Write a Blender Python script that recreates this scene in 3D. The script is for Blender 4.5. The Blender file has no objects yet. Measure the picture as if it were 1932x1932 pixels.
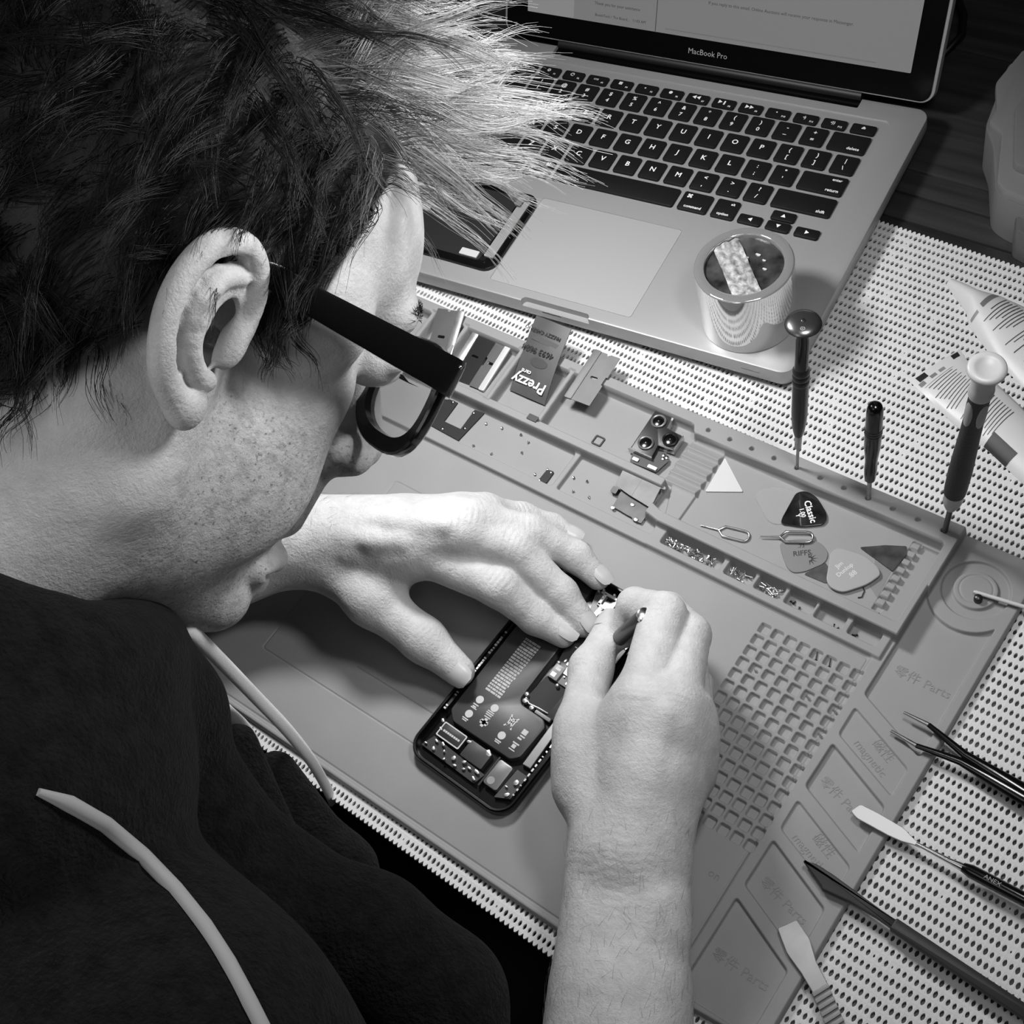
import bpy, bmesh, math, random
import numpy as np
from mathutils import Matrix, Vector
sc = bpy.context.scene
COL = sc.collection
MM = 0.001
rnd = random.Random(7)

# ---------------------------------------------------------------- camera
Rc = [[0.8351017054258149, 0.4903824026999104, -0.24925938441141676],
      [0.3119253968051696, -0.7953634918746337, -0.5197109414096709],
      [-0.45310891452589297, 0.3562611611097284, -0.8171721340463798]]
CAM = (0.38192663, -0.58582728, 0.66331338)
cd = bpy.data.cameras.new('camera')
cd.sensor_width = 36.0
cd.lens = 36.0 * 2504.116 / 1932.0
cd.shift_x = (966 - 875.33) / 1932.0
cd.shift_y = (972.51 - 966) / 1932.0
cd.clip_start = 0.01
cam = bpy.data.objects.new('camera', cd)
COL.objects.link(cam)
m4 = Matrix.Identity(4)
for i in range(3):
    m4[i][0] = Rc[0][i]
    m4[i][1] = -Rc[1][i]
    m4[i][2] = -Rc[2][i]
    m4[i][3] = CAM[i]
cam.matrix_world = m4
sc.camera = cam

# ---------------------------------------------------------------- world, lamps, exposure
wd = bpy.data.worlds.new('world')
sc.world = wd
wd.use_nodes = True
wd.node_tree.nodes['Background'].inputs[0].default_value = (1, 1, 1, 1)
wd.node_tree.nodes['Background'].inputs[1].default_value = 0.04


def area_lamp(name, loc, target, size, watts):
    l = bpy.data.lights.new(name, 'AREA')
    l.shape = 'DISK'
    l.size = size
    l.energy = watts
    o = bpy.data.objects.new(name, l)
    COL.objects.link(o)
    o.location = loc
    d = Vector(target) - Vector(loc)
    o.rotation_euler = d.to_track_quat('-Z', 'Y').to_euler()
    return o


area_lamp('bench_lamp', (-0.03, -0.18, 0.355), (0.07, -0.29, 0.0), 0.08, 1.8)
area_lamp('right_fill_lamp', (0.29, -0.24, 0.44), (0.10, -0.37, 0.28), 0.08, 1.0)  # added out of view to brighten the temple, cheek and front hair
area_lamp('side_fill_lamp', (0.10, -0.66, 0.52), (0.09, -0.42, 0.3), 0.3, 0.3)  # added out of view as weak fill for the cheek and neck
area_lamp('ceiling_lamp', (0.62, -0.62, 1.9), (0.1, -0.4, 0.1), 0.7, 4.5)
sc.view_settings.view_transform = 'Standard'
sc.view_settings.look = 'None'
sc.view_settings.exposure = 0.0
sc.view_settings.gamma = 1.0
sc.view_settings.use_curve_mapping = False


# ---------------------------------------------------------------- materials
def lin(v):
    v = v / 255.0
    return v / 12.92 if v <= 0.04045 else ((v + 0.055) / 1.055) ** 2.4


def mat(name, g, rough=0.5, metal=0.0, bump=None, mottle=None, spec=0.5, coat=0.0, coords='Object'):
    """g: albedo given as an sRGB grey 0-255.  bump=(scale,strength,dist)  mottle=(scale,amount)"""
    m = bpy.data.materials.new(name)
    m.use_nodes = True
    nt = m.node_tree
    b = nt.nodes['Principled BSDF']
    c = lin(g)
    b.inputs['Base Color'].default_value = (c, c, c, 1)
    b.inputs['Roughness'].default_value = rough
    b.inputs['Metallic'].default_value = metal
    b.inputs['Specular IOR Level'].default_value = spec
    b.inputs['Coat Weight'].default_value = coat
    if bump or mottle:
        tc = nt.nodes.new('ShaderNodeTexCoord')
    if bump:
        n = nt.nodes.new('ShaderNodeTexNoise')
        n.inputs['Scale'].default_value = bump[0]
        n.inputs['Detail'].default_value = 4
        nt.links.new(tc.outputs[coords], n.inputs['Vector'])
        bp = nt.nodes.new('ShaderNodeBump')
        bp.inputs['Strength'].default_value = bump[1]
        bp.inputs['Distance'].default_value = bump[2]
        nt.links.new(n.outputs['Fac'], bp.inputs['Height'])
        nt.links.new(bp.outputs['Normal'], b.inputs['Normal'])
    if mottle:
        n = nt.nodes.new('ShaderNodeTexNoise')
        n.inputs['Scale'].default_value = mottle[0]
        n.inputs['Detail'].default_value = 5
        nt.links.new(tc.outputs[coords], n.inputs['Vector'])
        r = nt.nodes.new('ShaderNodeMapRange')
        r.inputs[1].default_value = 0.3
        r.inputs[2].default_value = 0.7
        r.inputs[3].default_value = c * (1 - mottle[1])
        r.inputs[4].default_value = min(1, c * (1 + mottle[1]))
        nt.links.new(n.outputs['Fac'], r.inputs[0])
        nt.links.new(r.outputs[0], b.inputs['Base Color'])
    return m


M = {}
M['wood'] = mat('dark_wood', 66, 0.45, bump=(60, .3, .0006))
M['placemat'] = mat('white_foam_vinyl', 212, 0.7, bump=(900, .25, .0003), spec=0.25)
M['alu'] = mat('brushed_aluminium', 165, 0.42, 0.35, bump=(2500, .05, .0001))
M['alu_pad'] = mat('trackpad_glass', 172, 0.4, 0.25)
M['alu_dark'] = mat('grey_aluminium_edge', 120, 0.4, 0.6)
M['key'] = mat('black_key_plastic', 17, 0.5, bump=(3000, .1, .0001), spec=.3)
M['legend'] = mat('white_key_print', 240, 0.6)
M['bezel'] = mat('black_bezel_glass', 9, 0.15, spec=0.3)
M['hinge'] = mat('black_hinge_rubber', 24, 0.5)
M['silicone'] = mat('grey_silicone', 140, 0.62, bump=(1500, .12, .0002), mottle=(25, .04), spec=0.35)
M['black'] = mat('black_plastic', 18, 0.4)
M['black_gloss'] = mat('glossy_black', 10, 0.18)
M['black_matte'] = mat('matte_black_film', 34, 0.6, spec=0.3)
M['dark'] = mat('dark_grey_plastic', 55, 0.45)
M['midgrey'] = mat('mid_grey', 110, 0.5)
M['grey_part'] = mat('grey_part', 140, 0.45)
M['light'] = mat('light_grey', 190, 0.5)
M['white'] = mat('white_plastic', 235, 0.45)
M['steel'] = mat('polished_steel', 200, 0.22, 1.0)
M['steel_rough'] = mat('worn_steel', 165, 0.42, 0.9, mottle=(180, .25))
M['steel_dark'] = mat('dark_steel', 70, 0.35, 0.8, mottle=(120, .2))
M['gun'] = mat('gunmetal', 60, 0.3, 0.85)
M['gold'] = mat('bright_contact', 220, 0.3, 0.8)
M['print_white'] = mat('white_print', 235, 0.55)
M['print_grey'] = mat('grey_print', 150, 0.6)
M['print_dark'] = mat('dark_print', 40, 0.6)


def set_emit(m, g, s):
    b = m.node_tree.nodes['Principled BSDF']
    c = lin(g)
    b.inputs['Emission Color'].default_value = (c, c, c, 1)
    b.inputs['Emission Strength'].default_value = s


def glassy(name, g, alpha, rough=0.05):
    m = bpy.data.materials.new(name)
    m.use_nodes = True
    nt = m.node_tree
    out = nt.nodes['Material Output']
    b = nt.nodes['Principled BSDF']
    c = lin(g)
    b.inputs['Base Color'].default_value = (c, c, c, 1)
    b.inputs['Roughness'].default_value = rough
    t = nt.nodes.new('ShaderNodeBsdfTransparent')
    mx = nt.nodes.new('ShaderNodeMixShader')
    mx.inputs[0].default_value = alpha
    nt.links.new(t.outputs[0], mx.inputs[1])
    nt.links.new(b.outputs[0], mx.inputs[2])
    nt.links.new(mx.outputs[0], out.inputs['Surface'])
    return m


# ---------------------------------------------------------------- mesh helpers (all in millimetres)
class MB:
    def __init__(s):
        s.v = []
        s.f = []
        s.mi = []
        s.cur = 0

    def add(s, vs, fs):
        o = len(s.v)
        s.v += [tuple(map(float, p)) for p in vs]
        s.f += [tuple(i + o for i in f) for f in fs]
        s.mi += [s.cur] * len(fs)
        return s

    def xf(s, mtx, start=0):
        for i in range(start, len(s.v)):
            s.v[i] = tuple(mtx @ Vector(s.v[i]))
        return s

    def prism(s, out, z0, z1, bev=0.0, cap0=True):
        n = len(out)
        area = sum(out[i][0] * out[(i + 1) % n][1] - out[(i + 1) % n][0] * out[i][1] for i in range(n))
        if area < 0:
            out = out[::-1]
        rings = [[(x, y, z0) for x, y in out]]
        if bev > 0:
            ins = inset(out, bev)
            rings.append([(x, y, z1 - bev) for x, y in out])
            mid = inset(out, bev * .3)
            rings.append([(x, y, z1 - bev * .3) for x, y in mid])
            rings.append([(x, y, z1) for x, y in ins])
        else:
            rings.append([(x, y, z1) for x, y in out])
        vs = [p for r in rings for p in r]
        fs = []
        for k in range(len(rings) - 1):
            for i in range(n):
                j = (i + 1) % n
                fs.append((k * n + i, k * n + j, (k + 1) * n + j, (k + 1) * n + i))
        fs.append(tuple((len(rings) - 1) * n + i for i in range(n)))
        if cap0:
            fs.append(tuple(range(n - 1, -1, -1)))
        return s.add(vs, fs)

    def box(s, x0, x1, y0, y1, z0, z1, r=0.0, bev=0.0):
        return s.prism(rrect(x0, x1, y0, y1, r), z0, z1, bev)

    def lathe(s, prof, n=32, c=(0, 0, 0), cap=True):
        vs = []
        for r, z in prof:
            for i in range(n):
                a = 2 * math.pi * i / n
                vs.append((c[0] + r * math.cos(a), c[1] + r * math.sin(a), c[2] + z))
        fs = []
        for k in range(len(prof) - 1):
            for i in range(n):
                j = (i + 1) % n
                fs.append((k * n + i, k * n + j, (k + 1) * n + j, (k + 1) * n + i))
        if cap:
            fs.append(tuple(range(n - 1, -1, -1)))
            fs.append(tuple((len(prof) - 1) * n + i for i in range(n)))
        return s.add(vs, fs)

    def tube(s, pts, r, n=8, caps=True, flat=1.0):
        pts = [Vector(p) for p in pts]
        rs = r if isinstance(r, (list, tuple)) else [r] * len(pts)
        vs = []
        up = None
        for i, p in enumerate(pts):
            t = (pts[min(i + 1, len(pts) - 1)] - pts[max(i - 1, 0)])
            t.normalize()
            if up is None:
                up = Vector((0, 0, 1)) if abs(t.z) < .9 else Vector((1, 0, 0))
            sd = t.cross(up)
            sd.normalize()
            up = sd.cross(t)
            for k in range(n):
                a = 2 * math.pi * k / n
                vs.append(p + sd * (rs[i] * math.cos(a)) + up * (rs[i] * flat * math.sin(a)))
        fs = []
        for i in range(len(pts) - 1):
            for k in range(n):
                j = (k + 1) % n
                fs.append((i * n + k, i * n + j, (i + 1) * n + j, (i + 1) * n + k))
        if caps:
            fs.append(tuple(range(n - 1, -1, -1)))
            fs.append(tuple((len(pts) - 1) * n + k for k in range(n)))
        return s.add(vs, fs)

    def sphere(s, c, r, n=12, sz=1.0):
        prof = [(max(1e-3, r * math.sin(math.pi * i / n)), -r * sz * math.cos(math.pi * i / n)) for i in range(n + 1)]
        return s.lathe(prof, n * 2, c)

    def build(s, name, mats, parent=None, smooth=None, loc=None, rot=None):
        me = bpy.data.meshes.new(name)
        me.from_pydata([(x * MM, y * MM, z * MM) for x, y, z in s.v], [], s.f)
        if not isinstance(mats, (list, tuple)):
            mats = [mats]
        for m in mats:
            me.materials.append(m)
        if len(mats) > 1:
            me.polygons.foreach_set('material_index', s.mi)
        bm = bmesh.new()
        bm.from_mesh(me)
        bmesh.ops.recalc_face_normals(bm, faces=bm.faces)
        bm.to_mesh(me)
        bm.free()
        if smooth is not None:
            me.shade_smooth() if smooth >= 180 else shade_angle(me, smooth)
        o = bpy.data.objects.new(name, me)
        COL.objects.link(o)
        if loc is not None:
            o.location = [c * MM for c in loc]
        if rot is not None:
            o.rotation_euler = rot
        if parent is not None:
            o.parent = parent
        return o


def shade_angle(me, deg):
    me.shade_smooth()
    try:
        me.set_sharp_from_angle(angle=math.radians(deg))
    except Exception:
        pass


def rrect(x0, x1, y0, y1, r=0.0, n=5):
    if r <= 0:
        return [(x0, y0), (x1, y0), (x1, y1), (x0, y1)]
    o = []
    for cx, cy, a0 in ((x1 - r, y0 + r, -90), (x1 - r, y1 - r, 0), (x0 + r, y1 - r, 90), (x0 + r, y0 + r, 180)):
        for k in range(n + 1):
            a = math.radians(a0 + 90 * k / n)
            o.append((cx + r * math.cos(a), cy + r * math.sin(a)))
    return o


def rpoly(pts, r, n=5):
    """round the corners of a polygon"""
    o = []
    N = len(pts)
    for i in range(N):
        p0, p, p1 = Vector(pts[i - 1]), Vector(pts[i]), Vector(pts[(i + 1) % N])
        rr = r[i] if isinstance(r, (list, tuple)) else r
        a = (p0 - p)
        b = (p1 - p)
        d = min(rr, a.length * .49, b.length * .49)
        if d < 1e-4:
            o.append(tuple(p))
            continue
        s, e = p + a.normalized() * d, p + b.normalized() * d
        for k in range(n + 1):
            t = k / n
            o.append(tuple(s * (1 - t) ** 2 + p * 2 * t * (1 - t) + e * t * t))
    return o


def inset(out, d):
    n = len(out)
    res = []
    for i in range(n):
        p0, p, p1 = Vector(out[i - 1]), Vector(out[i]), Vector(out[(i + 1) % n])
        a = (p - p0)
        b = (p1 - p)
        if a.length < 1e-6 or b.length < 1e-6:
            res.append(tuple(p))
            continue
        a.normalize()
        b.normalize()
        na, nb = Vector((-a.y, a.x)), Vector((-b.y, b.x))
        m = na + nb
        k = m.length_squared
        m = m * (2.0 / k) if k > .3 else na
        res.append(tuple(p + m * d))
    return res


_tcache = {}


def text_mesh(s, size, ext=0.05, bold=False, align='CENTER', res=2):
    key = (s, size, ext, bold, align)
    if key in _tcache:
        return _tcache[key]
    cu = bpy.data.curves.new('t', 'FONT')
    cu.body = s
    cu.size = size * MM
    cu.extrude = ext * MM
    cu.align_x = align
    cu.align_y = 'CENTER'
    cu.resolution_u = res
    if bold:
        cu.offset = size * MM * 0.018
    o = bpy.data.objects.new('t', cu)
    COL.objects.link(o)
    dg = bpy.context.evaluated_depsgraph_get()
    dg.update()
    me = bpy.data.meshes.new_from_object(o.evaluated_get(dg))
    bpy.data.objects.remove(o)
    bpy.data.curves.remove(cu)
    _tcache[key] = me
    return me


def text(name, s, size, material, loc, rz=0.0, parent=None, ext=0.05, bold=False, align='CENTER', rot=None, scale=None):
    me = text_mesh(s, size, ext, bold, align)
    if len(me.materials) and me.materials[0] != material:
        me = me.copy()
        me.materials.clear()
    if not len(me.materials):
        me.materials.append(material)
    o = bpy.data.objects.new(name, me)
    COL.objects.link(o)
    o.location = [c * MM for c in loc]
    o.rotation_euler = rot if rot is not None else (0, 0, rz)
    if scale:
        o.scale = scale
    if parent is not None:
        o.parent = parent
    return o


def boolcut(o, cutters):
    for c in cutters:
        md = o.modifiers.new('b', 'BOOLEAN')
        md.operation = 'DIFFERENCE'
        md.solver = 'EXACT'
        md.object = c
    dg = bpy.context.evaluated_depsgraph_get()
    dg.update()
    me = bpy.data.meshes.new_from_object(o.evaluated_get(dg))
    me.name = o.name
    o.modifiers.clear()
    o.data = me
    for c in cutters:
        bpy.data.objects.remove(c)
    shade_angle(me, 35)
    return o


def empty(name, loc=(0, 0, 0), rz=0.0):
    o = bpy.data.objects.new(name, None)
    o.empty_display_size = 0.01
    COL.objects.link(o)
    o.location = [c * MM for c in loc]
    o.rotation_euler = (0, 0, rz)
    return o


def tag(o, label, cat, group=None, kind=None):
    o['label'] = label
    o['category'] = cat
    if group:
        o['group'] = group
    if kind:
        o['kind'] = kind
    return o


def dup(root, **kw):
    c = root.copy()
    COL.objects.link(c)
    for ch in root.children:
        k = ch.copy()
        COL.objects.link(k)
        k.parent = c
        for g in ch.children:
            q = g.copy()
            COL.objects.link(q)
            q.parent = k
    return c


# mat frame: origin at the north-east corner of the raised strip
YAW = -0.11366296789369233
MO = (286.7956, -209.3376)
cY, sY = math.cos(YAW), math.sin(YAW)


def mw(x, y, z=0.0):
    return (MO[0] + cY * x - sY * y, MO[1] + sY * x + cY * y, z)


# ================================================================ setting
b = MB()
b.box(-1500, 1500, -1500, 1500, -760, -740)
fl = b.build('floor', mat('dark_floor', 40, 0.7))
fl['kind'] = 'structure'
wallm = mat('grey_wall_paint', 120, 0.8, bump=(40, .1, .001))
for nm, bx in (('wall_back', (-1500, 1500, 1480, 1500, -740, 1960)), ('wall_front', (-1500, 1500, -1500, -1480, -740, 1960)),
               ('wall_left', (-1500, -1480, -1480, 1480, -740, 1960)), ('wall_right', (1480, 1500, -1480, 1480, -740, 1960)),
               ('ceiling', (-1500, 1500, -1500, 1500, 1960, 1980))):
    o = MB().box(*bx).build(nm, wallm)
    o['kind'] = 'structure'

# ---------------------------------------------------------------- table
def wood_mat():
    m = M['wood']
    nt = m.node_tree
    bs = nt.nodes['Principled BSDF']
    tc = nt.nodes.new('ShaderNodeTexCoord')
    mp = nt.nodes.new('ShaderNodeMapping')
    mp.inputs['Scale'].default_value = (6, 90, 6)
    n = nt.nodes.new('ShaderNodeTexNoise')
    n.inputs['Scale'].default_value = 1.0
    n.inputs['Detail'].default_value = 6
    r = nt.nodes.new('ShaderNodeMapRange')
    r.inputs[1].default_value = .3
    r.inputs[2].default_value = .7
    r.inputs[3].default_value = lin(30)
    r.inputs[4].default_value = lin(58)
    nt.links.new(tc.outputs['Object'], mp.inputs[0])
    nt.links.new(mp.outputs[0], n.inputs['Vector'])
    nt.links.new(n.outputs['Fac'], r.inputs[0])
    nt.links.new(r.outputs[0], bs.inputs['Base Color'])


wood_mat()
TY = -0.102
table = empty('wooden_table', (0, 0, 0), TY)
tag(table, 'dark brown wooden table with grooved planks under the white mat and laptop', 'table')
b = MB()
# planks run along x; grooved joints between them
ys = [-478, -380, -285, -190, -95, 0, 20.5, 42, 62, 175, 290, 400, 520]
for y0, y1 in zip(ys[:-1], ys[1:]):
    b.box(-620, 760, y0 + .5, y1 - .5, -24, -0.1, 0, 1.4)
b.build('table_top', M['wood'], table, 40)
b = MB()
b.box(-600, 740, -460, 500, -60, -24)
b.build('apron', M['wood'], table)
for x in (-570, 710):
    for y in (-435, 480):
        b = MB()
        b.box(x - 30, x + 30, y - 25, y + 25, -740, -60, 0, 2)
        b.build('leg', M['wood'], table)

# ---------------------------------------------------------------- perforated white mat
PY = math.radians(-7.5)
pl = empty('placemat', (0, 0, 0), PY)
tag(pl, 'white perforated non-slip mat covering the table under the laptop', 'placemat')


def placemat():
    px, py = 3.05, 5.9
    nx = int(880 / px)
    ny = 83
    x0, y0 = -330.0, -474.0 + py * 0.0
    cp, sp = math.cos(PY), math.sin(PY)
    V, F = [], []

    def hidden(x, y):
        wx, wy = cp * x - sp * y, sp * x + cp * y
        if -156 < wx < 156 and -136 < wy < 72:
            return True
        dx, dy = wx - MO[0], wy - MO[1]
        mx, my = cY * dx + sY * dy, -sY * dx + cY * dy
        return -400 < mx < 36 and -282 < my < -8
    zt, zb = 2.0, 0.2
    hole = []
    for k in range(10):
        a = 2 * math.pi * k / 10 + .3
        hole.append((.93 * math.cos(a) * (1 if abs(math.sin(a)) < .8 else .8), 1.8 * math.sin(a)))
    outer = []
    for k in range(10):
        a = 2 * math.pi * k / 10 + .3
        c, s_ = math.cos(a) / (px / 2), math.sin(a) / (py / 2)
        t = 1 / max(abs(c), abs(s_))
        outer.append((t * math.cos(a), t * math.sin(a)))
    # snap 4 of the outer points on the corners
    for cx, cy in ((1, 1), (1, -1), (-1, 1), (-1, -1)):
        t = min(range(10), key=lambda i: (outer[i][0] - cx * px / 2) ** 2 + (outer[i][1] - cy * py / 2) ** 2)
        outer[t] = (cx * px / 2, cy * py / 2)
    rs = np.random.RandomState(3)
    for j in range(ny):
        sh = 0.25 * math.sin(j * .21)
        for i in range(nx):
            x, y = x0 + (i + .5) * px, y0 + (j + .5) * py
            o = len(V)
            if hidden(x, y):
                if hidden(x + px, y) and hidden(x - px, y) and hidden(x, y + py) and hidden(x, y - py):
                    q = [(x - px / 2, y - py / 2), (x + px / 2, y - py / 2), (x + px / 2, y + py / 2), (x - px / 2, y + py / 2)]
                    V += [(u, v, zt) for u, v in q]
                    F.append((o, o + 1, o + 2, o + 3))
                    continue
            k = rs.uniform(.88, 1.08)
            if rs.rand() < .012:
                k *= .45
            V += [(x + u, y + v, zt) for u, v in outer]
            V += [(x + sh * .3 + u * k, y + v * k, zt - .12) for u, v in hole]
            V += [(x + sh * .3 + u * k * .96, y + v * k * .96, zb) for u, v in hole]
            for a in range(10):
                c = (a + 1) % 10
                F.append((o + a, o + c, o + 10 + c, o + 10 + a))
                F.append((o + 10 + a, o + 10 + c, o + 20 + c, o + 20 + a))
    # rolled beads along the front and back cut edges, then the flat borders left and right
    for j, sg in ((0, -1), (ny, 1)):
        yy = y0 + j * py
        for i in range(nx):
            x = x0 + (i + .5) * px
            o = len(V)
            w0, w1, ln = px * .5, px * .22, 2.3
            prof = [(-w0, 0), (-w1, sg * ln * .75), (0, sg * ln), (w1, sg * ln * .75), (w0, 0)]
            V += [(x + u, yy + v, zt) for u, v in prof] + [(x + u, yy + v, zb) for u, v in prof]
            F.append((o, o + 1, o + 2, o + 3, o + 4) if sg < 0 else (o + 4, o + 3, o + 2, o + 1, o))
            for a in range(4):
                F.append((o + a, o + a + 1, o + 6 + a, o + 5 + a))
    me = bpy.data.meshes.new('perforated_sheet')
    me.from_pydata([(a * MM, c * MM, d * MM) for a, c, d in V], [], F)
    me.materials.append(M['placemat'])
    o = bpy.data.objects.new('perforated_sheet', me)
    COL.objects.link(o)
    o.parent = pl


placemat()

# ================================================================ laptop
lap = empty('laptop', (0, 0, 2))
tag(lap, 'open silver laptop with black keys behind the grey repair mat', 'laptop')
b = MB()
out = rrect(-163, 163, -148, 79, 9, 8)
b.prism(inset(out, 3), 0.0, 3.5)
n = len(out)
rings = [[(x, y, 3.4) for x, y in inset(out, 3)], [(x, y, 5.5) for x, y in inset(out, .8)], [(x, y, 9) for x, y in out],
         [(x, y, 17.3) for x, y in out], [(x, y, 17.8) for x, y in inset(out, .3)], [(x, y, 18) for x, y in inset(out, .9)]]
vs = [p for r in rings for p in r]
fs = [tuple(range(n - 1, -1, -1))]
for k in range(5):
    for i in range(n):
        j = (i + 1) % n
        fs.append((k * n + i, k * n + j, (k + 1) * n + j, (k + 1) * n + i))
fs.append(tuple(5 * n + i for i in range(n)))
b.v, b.f, b.mi, b.cur = [], [], [], 0
b.add(vs, fs)
base = b.build('base', M['alu'], lap, 35)


def cutbox(*a, r=0):
    c = MB().box(*a, r).build('cut', M['alu'])
    c.location.z = 0
    return c


# cutters are in the same local frame (laptop root at z = 2 mm)
cuts = []
for args, r in (((-142.5, 142.5, -51.5, 63.5, 17.1, 30), 4), ((-52.6, 52.6, -138.6, -62.0, 17.55, 30), 2.2),
                ((-23, 27, -152, -144.2, 13, 30), 3), ((-117, 117, 70, 90, 14, 30), 1), ((-8, 6, -150, -147.2, 11, 12.2), 0),
                ((131, 143, -150, -147.6, 11.6, 12.2), 0)):
    c = cutbox(*args, r=r)
    c.location = (0, 0, 2 * MM)
    cuts.append(c)
boolcut(base, cuts)
MB().box(-52.2, 52.2, -138.2, -62.4, 17.3, 17.9, 2).build('trackpad', M['alu_pad'], lap, 30)
MB().box(-116.5, 116.5, 70.5, 79, 14, 16).build('hinge_gap', M['bezel'], lap)
h = MB()
h.tube([(-116, 81.5, 18.2), (116, 81.5, 18.2)], 3.6, 16)
h.build('hinge', M['hinge'], lap, 60)

KU, KV = 19.05, 18.9
keyrows = []


def key(x, y, w, hgt, legs):
    k = MB().box(-w / 2, w / 2, -hgt / 2, hgt / 2, 16.6, 18.9, 1.5, .5).build('key', M['key'], lap, 40, (x, y, 0))
    for s, size, dx, dy in legs:
        text('key_legend', s, size, M['legend'], (dx, dy, 18.95), 0, k, 0.02, True)
    return k


def urow(v, u0, items):
    u = u0
    for w, legs in items:
        x = (u + w / 2 - 7.25) * KU
        key(x, (v - 2) * KV, w * KU - 3.2, 15.7, legs)
        u += w


def two(a, c):
    return [(a, 4.6, 0, 3.0), (c, 4.6, 0, -3.2)]


def one(a):
    return [(a, 5.6, 0, 0.6)]


nums = [('~', '`'), ('!', '1'), ('@', '2'), ('#', '3'), ('$', '4'), ('%', '5'), ('^', '6'), ('&', '7'), ('*', '8'), ('(', '9'), (')', '0'), ('-', '–'), ('+', '=')]
urow(4, 0, [(1, two(*q)) for q in nums] + [(1.5, [('delete', 3.4, 4.6, -4.6)])])
urow(3, 0, [(1.5, [('tab', 3.4, -8, -4.6)])] + [(1, one(c)) for c in 'QWERTYUIOP'] + [(1, two('{', '[')), (1, two('}', ']')), (1, two('|', '\\'))])
urow(2, 0, [(1.75, [('caps lock', 3.2, -6, -4.6)])] + [(1, one(c)) for c in 'ASDFGHJKL'] + [(1, two(':', ';')), (1, two('"', "'")), (1.75, [('enter', 3.0, 8.4, 4.6), ('return', 3.4, 8.2, -4.6)])])
urow(1, 0, [(2.25, [('shift', 3.4, -13, -4.6)])] + [(1, one(c)) for c in 'ZXCVBNM'] + [(1, two('<', ',')), (1, two('>', '.')), (1, two('?', '/')), (2.25, [('shift', 3.4, 13, -4.6)])])
urow(0, 0, [(1, [('fn', 3.4, -2, -4.6)]), (1, [('control', 3.0, 0, -4.6)]), (1, [('option', 3.0, 0, -4.6)]), (1.25, [('⌘', 4.2, 5.4, 4), ('command', 3.1, 0.5, -4.6)]), (5, []),
            (1.25, [('⌘', 4.2, -5.6, 4), ('command', 3.1, 0, -4.6)]), (1, [('alt', 2.8, 3.6, 4.6), ('option', 3.1, 0, -4.6)])])
for x, y, s in ((90.2, -41.8, '◀'), (109.4, -33.2, '▲'), (109.4, -42.1, '▼'), (128.7, -42.1, '▶')):
    key(x, y, 15.8, 7.6, [(s, 3.2, 0, 0)])
fl_ = ['esc', '☼', '☀', '▭', '▦', '◦', '●', '◀◀', '▶▮', '▶▶', '◂', '◂)', '◂))', '⏏']
for i, s in enumerate(fl_):
    x = (i - 6.5) * 19.72
    lg = [(s, 3.4, -1.2 if 0 < i < 13 else 0, .6)]
    if 0 < i < 13:
        lg.append(('F%d' % i, 2.0, 4.6, -2.2))
    key(x, 51.9, 16.4, 8.2, lg)

# lid
LA = math.radians(63)
lid = MB()
lid.prism(rrect(-163, 163, 0.5, 227, 9, 8), -6.5, -0.2, .8)
lo = lid.build('lid', M['alu'], lap, 35, (0, 80, 21), (LA, 0, 0))
MB().prism(rrect(-160.8, 160.8, 1.6, 225, 7, 8), -0.4, 0.3).build('screen_bezel', M['bezel'], lo, 35)
scm = mat('lit_screen', 60, 0.3)
set_emit(scm, 190, 0.28)
MB().prism(rrect(-143, 145.5, 18.3, 198, .8), 0.25, 0.42).build('screen', scm, lo)
sct = mat('screen_text_grey', 60, 0.4)
scp = mat('screen_panel_pale', 70, 0.3)
set_emit(scp, 205, 0.3)
MB().prism(rrect(-143, -104, 18.5, 198, 0), 0.4, 0.46).build('screen_sidebar', scp, lo)
for s, size, x, y, al in (('If you reply to this email, Online Auctions will receive your response in Messenger.', 3.05, 52, 43, 'CENTER'),
                          ('Thank you for your assistance', 3.0, -69, 31.4, 'CENTER'), ('BoothTech / The Board...   11:03 AM', 2.7, -66, 23.4, 'CENTER')):
    text('screen_text', s, size, sct, (x, y, .48), 0, lo, 0.01, False, al)
MB().box(-38, -37.5, 18.5, 198, .42, .47).build('screen_divider', sct, lo)
MB().box(-30, 122, 21.0, 21.8, .42, .47).build('screen_footer_line', mat('footer_grey', 120, .5), lo)
text('brand_lettering', 'MacBook Pro', 5.4, M['print_grey'], (3.6, 9.2, .34), 0, lo, 0.01)

# ================================================================ screen panel taken off the phone, lying on the laptop's palm rest
ps = empty('phone_screen', (-52, -64, 20.05), math.radians(-0.5))
tag(ps, 'detached phone screen lying face down on the left of the laptop palm rest', 'phone screen')
# local frame: +x to the right, long side along -x
MB().box(-144, -.5, -70, 0, 0, 2.6, 9, .7).build('screen_frame', M['black_gloss'], ps, 40)
MB().box(-139, -13.5, -64.5, -5, 2.5, 3.1, 3).build('back_film', M['black_matte'], ps)
MB().prism(rpoly([(-12, -60), (-4.6, -60), (-4.6, -8), (-9, -8), (-9, -14), (-12, -14)], .8), 2.5, 3.6).build('side_plate', M['grey_part'], ps)
MB().box(-14.5, -9.6, -13, -3.5, 2.6, 4.2, 1).build('sensor_flex', M['midgrey'], ps)
MB().box(-3.9, -3.2, -32, -9, 2.5, 3.9).build('edge_clip', M['steel'], ps)
MB().box(-4.2, -3.5, -60, -38, 2.5, 3.9).build('edge_clip', M['steel'], ps)
MB().box(-30, -16, -63.5, -58, 3, 3.9, .6).build('metal_label', M['light'], ps)
MB().box(-66, -46, -68.5, -66.5, 2.4, 3.6).build('metal_tab', M['steel'], ps)
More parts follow.
